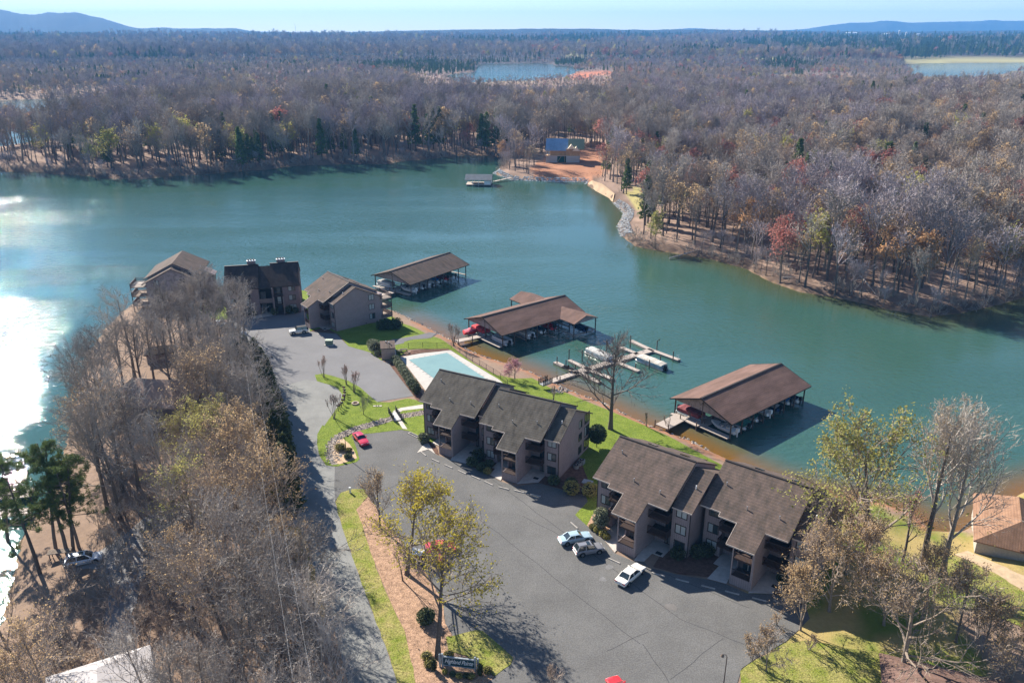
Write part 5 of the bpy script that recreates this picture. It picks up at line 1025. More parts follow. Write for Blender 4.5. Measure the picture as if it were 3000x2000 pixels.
b.add([(-7.4,-9,2.95),(-1,-9,2.95),(-4.2,-9,5.2),(-7.4,0,2.95),(-1,0,2.95),(-4.2,0,5.2)], [(0,1,2),(3,5,4),(0,2,5,3),(2,1,4,5),(0,3,4,1)]); b.build("garage_roof", M_roof_o, hr)
for x in (-3,2): window(hr, None, (x,-5.5,1.5), (1,0,0), (0,-1,0), 1.4, 1.2, 0)
q = at(2720,2010,0); hip("corner_house", "reddish brown hipped roof at the photo's lower right edge", (q.x+.5,q.y-4.5,-1.5), R(-20), 14, 11, 3.2, 4.5, 2.6, M_roof_r, M_siding, -1)
q = GP(345,955); hl = hip("cottage", "tan roofed cottage with deck among the left shore trees", (q.x,q.y+3,q.z), R(-8), 15, 11, 3.6, 3.5, 3.2, mat("shingle_tan", (.30,.215,.175), .85, scale=.5), M_siding2, -2)
b = MB(); b.box(-10.8,-5.5,1.6,-7.52,5,1.8); b.build("deck", M_deck, hl); railing(hl, None, (-10.8,-5.4), (-10.8,5), 1.8, mat("deck_rail_red", (.32,.17,.12), .8)); railing(hl, None, (-10.8,-5.4), (-7.6,-5.4), 1.8, mat("deck_rail_red", (.32,.17,.12), .8))
for x in (-4,3): window(hl, None, (x,-5.5,1.9), (1,0,0), (0,-1,0), 1.4, 1.3, 0)
q = GP(255,1600); hip("metal_roof_house", "house with pale grey metal roof at the photo's lower left", (q.x+1.5,q.y-4,q.z+.1), R(-62), 13, 10, 3.3, 4.0, 2.6, mat("roof_pale_metal", (.40,.375,.375), .55, stretch=(1,.1,1), scale=.8), mat("siding_white", (.55,.55,.54), .8), -2)
q = GP(372,825); t = hip("boat_shed", "low dark shed behind the cottage trees", (q.x,q.y,q.z), R(20), 6, 4, 2.4, 1.0, 1.0, M_roof_d, M_siding2, -1)
# private dock at the left edge
def edge_dock(label, a, c, w): return gangway(label, a, c, w, "private_dock")
edge_dock("wooden private dock reaching in at the left photo edge behind the pine", at(-60,1460,WZ+.6), at(100,1445,WZ+.6), 3.0); edge_dock("wooden private dock with tall pilings behind the leaning pine trunk", at(-40,1512,WZ+.6), at(98,1500,WZ+.9), 2.2)
# house being built
q = gt(1655,475); nh = thing("unfinished_house", "house under construction with blue wrapped roof on red clay", "house", (q.x-.5,q.y+5,q.z-.3), R(-6)); nh.scale = (.86,.86,1.28)
M_osb = mat("sheathing_tan", (.42,.29,.17), .85, scale=.6); M_wood = mat("framing_wood", (.55,.36,.20), .8); M_tarp = mat("roof_wrap_blue", (.20,.31,.45), .5, scale=.4); M_ply = mat("roof_deck_olive", (.24,.25,.15), .8); M_found = mat("foundation_grey", (.40,.41,.42), .9)
b = MB(); b.box(-11,-6,-1,2,6,3.2); b.box(2.003,-8,-1,11,5,3.2); b.build("foundation", M_found, nh); b = MB(); b.box(-4,-6.12,-.5,7,-6.0-.01,2.8); b.build("opening", mat("green_wrap", (.01,.07,.055), .8), nh)
b = MB(); b.box(-9,-5.5,3.203,2,6,6.2); b.box(2.003,-7.6,3.203,11,5,6.2); b.build("wall", M_osb, nh)
b = MB(); b.prism([(-12,-7.5),(3,-7.5),(3,0),(-12,0)], lambda x,y: 10.2-.62*abs(y)-.25, lambda x,y: 10.2-.62*abs(y)); b.build("roof", M_tarp, nh)
b = MB(); b.prism([(-8,.004),(14,.004),(14,8),(-8,8)], lambda x,y: 10.2-.62*abs(y)-.25, lambda x,y: 10.2-.62*abs(y)); b.prism([(3.004,-6.5),(14,-6.5),(14,0),(3.004,0)], lambda x,y: 10.2-.62*abs(y)-.25, lambda x,y: 10.2-.62*abs(y)); b.build("roof", M_ply, nh)
for x0, zz, yy in ((3.2,8.2,-9.5),(6.6,7.4,-10.6)):
    b = MB(); b.add([(x0-.3,yy,zz-1.8),(x0+2,yy,zz),(x0+2,-3,zz),(x0-.3,-3,zz-1.8),(x0+4.3,yy,zz-1.8),(x0+4.3,-3,zz-1.8)], [(0,1,2,3),(1,4,5,2),(0,3,5,4),(0,4,1),(3,2,5)]); b.build("porch_roof", mat("roof_deck_pale", (.72,.60,.45), .7), nh)
for x in (-11.5,-9.8): 
    for y in (-7,-2): b = MB(); b.box(x-.25,y-.25,-1,x+.25,y+.25,6.0); b.build("column", M_found, nh)
b = MB(); b.box(-12,-7.3,3.0,-9,-1,3.25); b.build("porch_floor", M_wood, nh)
b = MB()
for k in range(22): x = -12+12*k/21; b.box(x-.08,9.4,2,x+.08,9.55,9.6)
for z in (2.2,5.8,9.4): b.box(-12.1,9.35,z,.1,9.6,z+.2)
for z in np.arange(2.5,9.4,.55): b.box(-12.1,9.62,z,-11.0,9.8,z+.2); b.box(-1.0,9.62,z,.1,9.8,z+.2)
b.build("stud_wall", M_wood, nh)
b = MB()
for a, c in (((-4,-6.4,.0),(-1,-6.4,3.2)),((-8,-6.4,3.2),(8,-6.4,3.3)),((1,-6.4,0),(1,-6.4,3.2)),((5,-6.4,0),(5,-6.4,3.2))): b.beam(a,c,.2,.2)
b.build("scaffold", M_wood, nh)
fence("black silt fence along the clay below the building site", [gt(u,v) for u,v in ((1515,490),(1560,497),(1600,508),(1660,514),(1720,512),(1760,506))], .9, "silt_fence")
q = gt(1745,428); b = MB(); hp = b.ball((q.x,q.y,q.z),(6,4,2.6),12,8,0,.2); b.build("spoil_heap", mat("clay_heap", (.42,.22,.12), .95, scale=.8), label="heap of clay and brush behind the building site", cat="spoil heap")
# farm on the far hill and a mast on the ridge
def fp(u, v, dist): dx=(u-1500)/FPX; dy=(v-1000)/FPX; d=(dx,cs_-dy*sn_,-sn_-dy*cs_); k=dist/d[1]; return Vector((d[0]*k,dist,CAM_H+d[2]*k))
def barn(label, u, v, dist, L_, Wd_, H): 
    q = fp(u,v,dist); t = thing("farm_barn", label, "barn", tuple(q), R(3)); b = MB(); b.box(-L_/2,-Wd_/2,-14,L_/2,Wd_/2,H); b.build("wall", mat("barn_white", (.55,.55,.55), .8), t); b = MB(); b.prism([(-L_/2,-Wd_/2-.5),(L_/2,-Wd_/2-.5),(L_/2,0),(-L_/2,0)], lambda x,y:H, lambda x,y:H+.4+.4*(Wd_/2+y)); b.prism([(-L_/2,.01),(L_/2,.01),(L_/2,Wd_/2),(-L_/2,Wd_/2)], lambda x,y:H, lambda x,y:H+.4+.4*(Wd_/2-y)); b.build("roof", M_white, t)
barn("long white farm barn on the far hill, left of the silos", 2493,99,4600,60,20,3); barn("white farm shed beside the silos on the far hill", 2600,101,4600,30,16,2.5); barn("small white farm shed at the far right of the farm", 2690,102,4600,18,12,2)
barn("lone pale shed in a clearing on the far wooded slope", 1050,136,3300,22,10,5)
for i, (u, v, hh) in enumerate(((2634,103,20),(2655,104,13))):
    q = fp(u,v,4600); t = thing("silo", ("taller" if i == 0 else "shorter")+" pale farm silo on the far hill", "silo", tuple(q)); b = MB(); b.tube([(0,0,-12),(0,0,hh)],5,14); b.build("shaft", M_conc, t); b = MB(); b.ball((0,0,hh),(5,5,4),12,6); b.build("dome", M_white, t)
q = fp(866,94,5200); t = thing("radio_mast", "thin radio mast on the wooded ridge against the sky", "mast", tuple(q)); b = MB(); b.tube([(0,0,-30),(0,0,48)],[.9,.45],5); b.build("shaft", mat("mast_grey", (.3,.3,.3), .7), t)
# utility pole and wires at the hedge
q = at(727,1066); up_ = thing("utility_pole", "weathered utility pole with transformers standing in the hedge", "utility pole", (q.x,q.y,-.2)); b = MB(); b.tube([(0,0,0),(0,0,10.2)],[.17,.12],8); b.build("shaft", mat("pole_wood", (.22,.18,.15), .9), up_); b = MB(); b.beam((-1.1,0,9.6),(1.1,0,9.6),.12,.14); b.build("crossarm", mat("pole_wood", (.22,.18,.15), .9), up_)
for x in (-.35,.4): b = MB(); b.tube([(x,-.3,7.4),(x,-.3,8.3)],.22,10); b.build("transformer", mat("transformer_grey", (.4,.45,.5), .5), up_)
top = Vector((q.x,q.y,9.6)); e2 = fp(870,1990,42); e2 = Vector((-17.5,52,24)) 
def wire(label, a, c, sag):
    b = MB(); pts = [a.lerp(c,k/24)+Vector((0,0,-sag*4*(k/24)*(1-k/24))) for k in range(25)]; b.tube(pts,.008,4); b.build("power_line", mat("wire_grey", (.25,.25,.26), .5), label=label, cat="power line", group="power lines over the left grove")
for dx_ in (-.9,.9): wire("thin grey power line running from the hedge pole towards the camera", top+Vector((dx_,0,0)), fp(885+dx_*30,1990,46), 1.0)
# ------------------------------------------------------------------ plants
def rnd_unit(r): 
    while True:
        v = Vector((r.uniform(-1,1), r.uniform(-1,1), r.uniform(-1,1)))
        if .1 < v.length < 1: return v.normalized()
def grow_tree(seed, H, spread=.35, fork=.35, n1=9, n2=6, n3=5, n4=0, tr=.018, up=.25, droop=0, leaf=0, lsize=.25, leafm=1.0, multi=1, twigw=.075, ang=(.5,.95), twl=1.0):
    """returns trunk builder, crown builder, leaf builder: a tapered trunk, limbs, branches and twigs grown by repeated forking"""
    r = random.Random(seed); tk, cr, lf = MB(), MB(), MB()
    def twig(a, b_, w):
        d = (b_-a); s_ = d.cross(rnd_unit(r)).normalized()*w*.5
        cr.v += [a-s_, a+s_, b_]; k = len(cr.v); cr.f.append((k-3,k-2,k-1)); cr.m.append(0)
    def leaves(p, n_):
        for _ in range(n_):
            c = p + rnd_unit(r)*r.uniform(0,.55)*leafm; u = rnd_unit(r)*lsize*r.uniform(.5,1.1); w = u.cross(rnd_unit(r)).normalized()*u.length*.6
            k = len(lf.v); lf.v += [c-u, c+w, c+u, c-w]; lf.f.append((k,k+1,k+2,k+3)); lf.m.append(0)
    def path(a, d, L_, n_, wob, trop):
        pts = [a]; d = d.normalized()
        for i in range(n_):
            d = (d + rnd_unit(r)*wob + Vector((0,0,trop))).normalized(); pts.append(pts[-1] + d*L_/n_)
        return pts
    def at_(pts, t_):
        f = t_*(len(pts)-1); i = min(int(f), len(pts)-2); return pts[i].lerp(pts[i+1], f-i), (pts[i+1]-pts[i]).normalized()
    def side(d, a):
        p = d.orthogonal().normalized(); q = Matrix.Rotation(r.uniform(0,6.283),3,d) @ p; return (d*math.cos(a) + q*math.sin(a)).normalized()
    for st in range(multi):
        base = Vector((0,0,-.4)) if multi == 1 else Vector((r.uniform(-.2,.2),r.uniform(-.2,.2),-.2)); d0 = Vector((r.uniform(-.06,.06),r.uniform(-.06,.06),1)) if multi == 1 else Vector((r.uniform(-.45,.45),r.uniform(-.45,.45),1))
        tp = path(base, d0, H*.86, 7, .07, .08); r0 = H*tr
        tk.tube(tp, [r0*(1.35 if i == 0 else 1)*(1-.11*i) for i in range(8)], 7)
        limbs = []
        for k in range(n1):
            t_ = fork + (1-fork)*(k+r.random())/n1; p, d = at_(tp, min(t_,.995)); L_ = H*spread*(1.15-.75*((t_-fork)/(1-fork))**1.2)*r.uniform(.75,1.2)
            ld = side(d, r.uniform(*ang)*(1.15-.5*t_)); lp = path(p, ld, L_, 5, .16, up-droop*.4); rr = max(.02, r0*(1-.75*t_)*.55); cr.tube(lp, [rr*(1-.17*i) for i in range(6)], 4, cap=False); limbs.append((lp, L_, rr))
        limbs.append((tp[-3:], H*.2, r0*.3))
        for lp, L_, rr in limbs:
            for k in range(n2):
                t_ = .22+.78*(k+r.random())/n2; p, d = at_(lp, min(t_,.99)); L2 = L_*.52*r.uniform(.6,1.2)*(1.15-.5*t_); bp_ = path(p, side(d, r.uniform(.45,.9)), L2, 3, .2, up*.8-droop); w = max(.04, rr*.42)
                cr.tube(bp_, [w, w*.75, w*.55, w*.3], 3, cap=False)
                for j in range(n3):
                    u_ = .15+.85*(j+r.random())/n3; p3, d3 = at_(bp_, min(u_,.99)); L3 = L2*.5*r.uniform(.6,1.25)*twl; e1 = p3 + side(d3, r.uniform(.4,.85))*L3*.55; e2 = e1 + (((e1-p3).normalized()+rnd_unit(r)*.4+Vector((0,0,up*.6-droop))).normalized())*L3*.5
                    twig(p3, e1, twigw*1.2); twig(p3.lerp(e1,.85), e2, twigw)
                    if leaf and r.random() < leaf: leaves(e2, 1 + (r.random() < leaf-1) + (r.random() < .4)); 
                    for m_ in range(n4):
                        v_ = r.random(); p4 = p3.lerp(e1, v_) if r.random() < .5 else e1.lerp(e2, v_); d4 = (e2-p3).normalized(); e4 = p4 + (side(d4, r.uniform(.4,.9))+Vector((0,0,up*.5-droop*.6)))*L3*.45*r.uniform(.5,1.2); twig(p4, e4, twigw*.75)
                        if leaf and r.random() < leaf*.7: leaves(e4, 1)
    return tk, cr, lf
def joined(name, parts):
    """one mesh from several builders, each with its own material"""
    b = MB(); ms = []
    for i, (p, m) in enumerate(parts): k = len(b.v); b.v += p.v; b.f += [tuple(j+k for j in f) for f in p.f]; b.m += [i]*len(p.f); ms.append(m)
    return b.mesh(name, ms)
def leaf_ball(b, c, rad, n, size, seed, shell=.55, flat=1.0):
    r = random.Random(seed); c = Vector(c); rad = Vector(rad)
    for _ in range(n):
        d = rnd_unit(r); q = shell + (1-shell)*r.random()**.5; p = c + Vector((d.x*rad.x, d.y*rad.y, d.z*rad.z))*q
        u = rnd_unit(r)*size*r.uniform(.6,1.2); w = u.cross(rnd_unit(r)).normalized()*u.length*.65; k = len(b.v)
        b.v += [p-u, p+w, p+u, p-w]; b.f.append((k,k+1,k+2,k+3)); b.m.append(0)
def conifer(seed, H, W_, tiers, per, size, bare=.1, dens=10):
    r = random.Random(seed); tk, lf = MB(), MB(); tk.tube([(0,0,-.3),(0,0,H*.5),(0,0,H*.97)], [H*.016,H*.011,.03], 6)
    for i in range(tiers):
        t_ = bare + (1-bare)*(i+.5)/tiers; z = H*t_; rad = W_*(1-t_)**.75*(.9+.2*r.random())+.15
        for k in range(per):
            a = r.uniform(0,6.283); L_ = rad*r.uniform(.65,1.1); tip = Vector((math.cos(a)*L_, math.sin(a)*L_, z - L_*.08 + r.uniform(-.3,.3)))
            for j in range(dens):
                q = Vector((0,0,z)).lerp(tip, .3+.7*(j+r.random())/dens) + rnd_unit(r)*.25; u = rnd_unit(r)*size*r.uniform(.6,1.2); w = u.cross(rnd_unit(r)).normalized()*u.length*.5; m_ = len(lf.v)
                lf.v += [q-u, q+w, q+u, q-w]; lf.f.append((m_,m_+1,m_+2,m_+3)); lf.m.append(0)
    return tk, lf
def pine(seed, H, W_, n_, tuft=14, fork=.45):
    r = random.Random(seed); tk, br, lf = MB(), MB(), MB(); lean = Vector((r.uniform(-.12,.12), r.uniform(-.1,.1), 1)); pts = [Vector((0,0,-.3))]
    for i in range(6): lean = (lean + rnd_unit(r)*.07).normalized(); pts.append(pts[-1]+lean*H/6)
    tk.tube(pts, [H*.017*(1-.14*i) for i in range(7)], 7)
    for k in range(n_):
        t_ = fork + (1-fork)*(k+r.random())/n_; f = t_*6; i = min(int(f),5); p = pts[i].lerp(pts[i+1], f-i); a = r.uniform(0,6.283); L_ = W_*(1.1-.75*(t_-fork)/(1-fork))*r.uniform(.6,1.15); tip = p + Vector((math.cos(a)*L_, math.sin(a)*L_, L_*r.uniform(-.02,.3)))
        br.tube([p, p.lerp(tip,.5)+Vector((0,0,-.15)), tip], [.07,.05,.02], 4, cap=False)
        for c in range(5):
            q = p.lerp(tip, .45+.14*c) + rnd_unit(r)*.45
            for j in range(tuft):
                u = (rnd_unit(r)+Vector((0,0,.35))).normalized()*r.uniform(.3,.62); s_ = u.cross(rnd_unit(r)).normalized()*.05; m_ = len(lf.v); q2 = q + rnd_unit(r)*.3
                lf.v += [q2-s_, q2+s_, q2+u]; lf.f.append((m_,m_+1,m_+2)); lf.m.append(0)
    return tk, br, lf
GROUP_GROVE = "bare trees of the left shore grove"
def place_tree(name, meshes, loc, rz, sc, label, cat="tree", group=None):
    t = thing(name, label, cat, loc, rz, group, sc)
    for nm, me in meshes: link(nm, me, t)
    return t
def set_of(tk, cr, lf, tm, cm, lm, nm):
    out = [("trunk", tk.mesh(nm+"_trunk", tm)), ("crown", cr.mesh(nm+"_crown", cm))]
    if lf and lf.f: out.append(("foliage", lf.mesh(nm+"_buds", lm)))
    return out
# --- single trees the photo shows clearly
def hero(name, label, px, H, tm, cm, lm=None, rz=0, z=None, cat="tree", lean=0, **kw):
    q = gt(*px) if z is None else at(px[0], px[1], z); tk, cr, lf = grow_tree(hash(label) % 9999 if False else sum(map(ord, label)), H, **kw)
    t = place_tree(name, set_of(tk, cr, lf, tm, cm, lm, name), tuple(q), rz, 1.0, label, cat); t.rotation_euler = (0, lean, rz); return t
hero("bare_tree", "tall bare spreading tree on the shore lawn between dock and boathouse", (1788,1257), 19.0, M_bark, M_twig_d, None, spread=.5, fork=.24, n1=15, n2=10, n3=8, n4=4, twigw=.06, tr=.024, up=.07, ang=(.85,1.3))
hero("budding_tree", "yellow budding tree in the median, trunk nearest the entrance sign", (1283,1925), 18.5, M_bark, M_twig_b, M_bud_y, lean=R(3), spread=.5, fork=.42, n1=13, n2=8, n3=7, n4=3, leaf=.9, lsize=.19, twigw=.07, tr=.02, up=.11, ang=(.7,1.25))
hero("budding_tree", "yellow budding tree on the median mulch beside the red pickup", (1192,1682), 15.0, M_bark, M_twig_b, M_bud_y, lean=R(11), spread=.55, fork=.3, n1=14, n2=9, n3=8, n4=3, leaf=1.1, lsize=.19, twigw=.07, tr=.022, up=.11, ang=(.75,1.3))
hero("bare_tree", "reddish bare tree at the median's upper end behind the yellow tree", (1113,1545), 9.5, M_bark, M_twig_b, M_bud_t, spread=.52, fork=.25, n1=12, n2=8, n3=7, n4=3, leaf=.5, lsize=.10, twigw=.04, tr=.02)
hero("bare_tree", "small bare tree at the median edge left of the tall entrance tree", (1180,1700), 6.5, M_bark, M_twig_b, None, spread=.4, fork=.3, n1=7, n2=5, n3=5, n4=2, twigw=.035)
ZH = lambda a, b_: (2150+a/1.742, 1100+b_/1.742)
hero("budding_tree", "wide yellow green budding tree beside the brown roofed block's right end", ZH(680,1015), 23.5, M_bark, M_twig_b, M_bud_g, spread=.55, fork=.25, n1=15, n2=9, n3=8, n4=3, leaf=1.9, lsize=.24, twigw=.075, tr=.021, up=.09, ang=(.75,1.3))
hero("tall_tree", "tall pale bare tree leaning from the right bank, taller of two", ZH(955,975), 27.0, M_bark, M_twig, M_bud_t, spread=.36, fork=.4, n1=14, n2=9, n3=8, n4=4, leaf=.35, lsize=.12, twigw=.075, tr=.017)
hero("tall_tree", "tall grey bare tree by the tan drive, branches over the lake house", ZH(1068,1018), 23.0, M_bark_l, M_twig, None, spread=.46, fork=.3, n1=14, n2=9, n3=8, n4=4, twigw=.075, tr=.019)
hero("budding_tree", "slim budding tree between the two tall bank trees and the block", ZH(860,955), 13.0, M_bark, M_twig_b, M_bud_r, spread=.32, fork=.3, n1=9, n2=7, n3=5, n4=1, leaf=.4, lsize=.12)
hero("gnarled_tree", "pale gnarled bare tree over the lower right corner roof", (2640,1985), 15.0, M_bark_l, M_twig_b, M_bud_t, spread=.55, fork=.18, n1=13, n2=8, n3=8, n4=3, leaf=.4, lsize=.12, tr=.026, up=.09, ang=(.8,1.35))
for px, H, lab in (((2345,1845),9.5,"budding tan tree at the lot's right corner, nearest the asphalt"),((2430,1790),12.5,"dense tan budding tree below the brown roofed block's right corner"),((2520,1750),12.5,"tan budding tree in the middle of the right corner thicket"),((2590,1830),11.5,"tan budding tree left of the pale gnarled tree"),((2700,1815),11.5,"tan budding tree right of the pale gnarled tree"),((2800,1880),11,"tan budding tree above the lower right roof"),((2880,1930),9.0,"tan budding tree at the far lower right corner"),((2960,1990),8.5,"tan budding tree cut by the photo's lower right corner"),((2480,1680),12.5,"tan budding tree closest to the brown roofed block's end wall"),((2245,1965),6.0,"thin leaning sapling on the lower right lawn")):
    hero("budding_tree", lab, px, H, M_bark_l, M_twig_b, M_bud_t, spread=.52, fork=.12, n1=13, n2=8, n3=7, n4=3, leaf=.9 if H > 7 else .2, lsize=.14, tr=.016, up=.11, ang=(.5,1.0))
hero("cherry_tree", "pink blossoming weeping cherry on the strip by the pool fence", (1150+985/2.7506,1050+165/2.7506), 4.6, M_bark, M_twig_b, M_blossom, spread=.6, fork=.25, n1=10, n2=8, n3=7, n4=3, leaf=1.2, lsize=.12, leafm=.6, twigw=.03, tr=.03, up=.05, droop=.18, ang=(.7,1.2))
for px, lab, H, sp in (((550+1095/2.7506,680+1170/2.7506),"bare vase shaped crape myrtle at the lawn's upper tip",5.2,.35),((550+1275/2.7506,680+1230/2.7506),"bare vase shaped crape myrtle, middle one by the upper lot",5.0,.32),((550+1340/2.7506,680+1290/2.7506),"bare vase shaped crape myrtle nearest the fire ring",5.0,.32),((550+1180/2.7506,680+1505/2.7506),"bare vase shaped crape myrtle beside the light grey road",5.4,.34),((1050+765/2.7506,700+860/2.7506),"bare brown shrub tree at the lake corner of the pool",6.0,.45)):
    hero("crape_myrtle", lab, px, H, M_bark_l, M_twig_b, M_bud_r, multi=6, spread=sp*.8, fork=.5, n1=4, n2=4, n3=4, n4=2, leaf=.12, lsize=.08, twigw=.04, tr=.012, up=.3, ang=(.3,.7))
hero("small_tree", "small bare round tree in a mulch ring on the mailbox lawn", (550+1415/2.7506,680+1470/2.7506), 4.2, M_bark, twigmat("twig_green", (.22,.23,.15)), None, spread=.55, fork=.15, n1=8, n2=7, n3=6, n4=3, twigw=.035, tr=.02)
for px, lab in (((1620+0,1172),"leafless sapling on the clay bank left of the nearest boathouse"),((1958,1262),"leafless sapling beside the nearest boathouse's gangway"),((1892,1247),"low leafless brush on the clay bank by the boathouse gangway")):
    hero("sapling", lab, px, 4.0, M_bark_l, M_twig_b, None, multi=3, spread=.25, fork=.3, n1=5, n2=4, n3=3, n4=1, twigw=.035)
# ball magnolia, holly, shrubs
def shrub(name, label, q, rad, m, n=700, size=.16, group=None, stem=0, seed=0, cat="shrub"):
    t = thing(name, label, cat, (q.x,q.y,q.z), random.uniform(0,6), group); b = MB()
    leaf_ball(b, (0,0,stem+rad[2]*.9), rad, n, size, seed); b.build("foliage", m, t)
    b = MB(); b.tube([(0,0,-.1),(0,0,stem+rad[2]*.5)],.07,6); b.ball((0,0,stem+rad[2]*.9), (rad[0]*.72,rad[1]*.72,rad[2]*.72), 10, 7, 0, .08); b.build("stem", mat("stem_and_shade_core", (.03,.032,.02), .95), t); return t  # stem plus a dark core ball, its colour standing in for inner shade
q = Z1(1645,715); q.z = hz(q.x,q.y); shrub("magnolia_ball", "dark green ball clipped magnolia on a thin stem by the shore lawn", q, (1.75,1.75,1.9), M_magnolia, 1500, .2, None, 1.1, 3, "tree")
q = Z2(300,905); shrub("holly_tree", "grey green pointed holly at the brown roofed block's left corner", q, (1.35,1.35,1.9), M_shrub_l, 1300, .15, None, .3, 5, "tree")
q = ZE(1135,545); shrub("round_shrub", "pale green round shrub at the grey roofed block's left corner", q, (1.25,1.1,1.0), M_shrub_l, 900, .15, None, 0, 6)
for i, (a, c) in enumerate(np.linspace((1060+318/3.2, 980+262/3.2), (1060+512/3.2, 980+552/3.2), 11)):
    q = at(a, c); shrub("clipped_shrub", "clipped round pale shrub in the row along the pool wall", q, (1.2+.02*i,1.05,1.0+.03*i), M_shrub_l if i < 9 else M_shrub, 750, .14, "row of clipped shrubs by the pool", 0, i)
for (a, c), rd, lab in (((1060+95/3.2,980+115/3.2),1.3,"smaller round shrub behind the pump house's large shrub"),((1060+130/3.2,980+160/3.2),1.9,"large round pale shrub at the pump house's left end"),((1060+145/3.2,980+195/3.2),.8,"tiny round shrub against the pump house wall")):
    q = at(a,c); shrub("round_shrub", lab, q, (rd,rd,rd*.85), M_shrub_l, 900, .15, None, 0, int(rd*10))
for (a, c), rd, lab, m_ in (((1440,1085),1.5,"brownish round shrub between the near blocks, left of pair",M_shrub_y),((1590,1100),1.5,"yellowish round shrub between the near blocks, right of pair",M_shrub_y),((1440,1030),1.1,"dark shrub at the grey roofed block's front corner bed",M_shrub),((1300,1010),1.1,"dark low shrub under the grey roofed block's number plates",M_shrub),((765,925),.75,"yellow green low shrub at the walkway end",M_shrub_y),((720,900),1.0,"dark low shrub behind the yellow green one",M_shrub),((640,860),1.1,"dark low shrub in the recess between the towers",M_shrub),((700,810),1.4,"tall dark shrub against the recess wall",M_shrub),((780,870),.9,"dark low shrub beside the second tower's walk",M_shrub)):
    q = Z1(a,c); shrub("round_shrub", lab, q, (rd,rd,rd*.8), m_, 600, .16, None, 0, int(a))
for (a, c), rd, lab, m_ in (((235,905),.55,"small tan shrub first in the bed below the holly",M_shrub_y),((275,930),.6,"small tan shrub second in the bed below the holly",M_shrub_y),((320,960),.65,"small tan shrub third in the bed below the holly",M_shrub_y),((350,985),.6,"small tan shrub last in the bed below the holly",M_shrub_y),((920,1140),1.2,"dark shrub under the brown roofed block's middle window",M_shrub),((1075,1130),1.3,"dark shrub in the corner between the block's two halves",M_shrub),((1150,1120),1.3,"second dark shrub in the corner between the block's two halves",M_shrub),((1770,1340),1.0,"dark round shrub by the block's last door",M_shrub)):
    q = Z2(a,c); shrub("round_shrub", lab, q, (rd,rd,rd*.85), m_, 500, .15, None, 0, int(a))
Z6 = lambda a, b_: at(860+a/6.818, 770+b_/6.818)
for (a, c), rd in (((1760,1330),1.5),((1860,1320),1.6),((1950,1310),1.4),((2060,1290),1.7)):
    q = Z6(a,c); q.z = hz(q.x,q.y); shrub("round_shrub", "dark round shrub below the stacked rear decks", q, (rd,rd,rd), M_magnolia, 500, .2, "dark shrubs under the rear decks", 0, int(a))
Z7 = lambda a, b_: at(640+a/6.532, 740+b_/6.532)
for (a, c), rd, lab in (((690,1195),.9,"dark shrub left of the far block's stair bay"),((1080,1185),1.1,"dark shrub right of the far block's stair bay"),((1370,1160),1.3,"taller dark shrub near the far block's right windows"),((1480,1150),.9,"low dark shrub at the far block's right corner")):
    shrub("round_shrub", lab, Z7(a,c), (rd,rd,rd), M_shrub, 500, .18, None, 0, int(a))
ZS = lambda a, b_: at(1230+a/5.843, 1880+b_/5.843)
for i, ((a, c), rd, hh, lab, m_) in enumerate((((240,480),.42,1.0,"dark conical shrub left of the entrance sign",M_cedar),((1035,560),.42,.95,"dark conical shrub right of the entrance sign",M_cedar),((430,530),.35,.3,"low shrub first in front of the entrance sign",M_shrub_y),((560,570),.4,.3,"low shrub second in front of the entrance sign",M_shrub),((670,600),.4,.3,"low shrub third in front of the entrance sign",M_shrub_y),((790,600),.4,.3,"low shrub fourth in front of the entrance sign",M_shrub),((880,610),.45,.3,"low shrub last in front of the entrance sign",M_shrub_y),((120,270),.8,.45,"spreading tan shrub left of the big trunk",M_shrub_y),((150,410),.6,.35,"orange tan shrub beside the left conical shrub",M_shrub_y),((500,240),.7,.4,"spreading shrub right of the big trunk",M_shrub_y),((1160,510),.6,.4,"tan shrub at the sign bed's right end",M_shrub_y))):
    shrub("bed_shrub", lab, ZS(a,c), (rd,rd,hh), m_, 320, .1, None, 0, i)
for (a, c), rd, lab in (((325,620),1.1,"yellow green spreading shrub in the gravel island"),((405,640),.7,"small golden shrub in the gravel island"),((400,700),.8,"dark boulder like shrub at the gravel island's end")):
    shrub("bed_shrub", lab, ZE(a,c), (rd,rd,rd*.6), M_shrub_y if rd != .8 else M_shrub, 500, .12, None, 0, int(a))
q = at(800+1080*.4145, 1350+1140*.4145); shrub("round_shrub", "dark green shrub on the median left of the entrance tree", q, (1.3,1.2,1.1), M_shrub, 800, .16, None, 0, 44)
q = at(1620,1995); hero("bare_tree", "bare round shrub at the photo's bottom edge beside the lot entrance", (1625,2010), 3.2, M_bark, M_twig_b, None, multi=4, spread=.5, fork=.1, n1=6, n2=6, n3=5, n4=2, twigw=.03)
for px, lab in (((2275,1830),"brown leafless shrub where the lot meets the right lawn"),((2205,1935),"orange brown leafless shrub behind the corner lamp post"),((2190,1900),"leafless shrub by the lot's right edge"),((2365,1900),"leafless shrub on the right lawn under the tan trees")):
    hero("leafless_shrub", lab, px, 2.6, M_bark_l, M_twig_b, M_bud_t, multi=5, spread=.35, fork=.2, n1=4, n2=4, n3=4, n4=1, leaf=.2, lsize=.1, twigw=.035, cat="shrub")

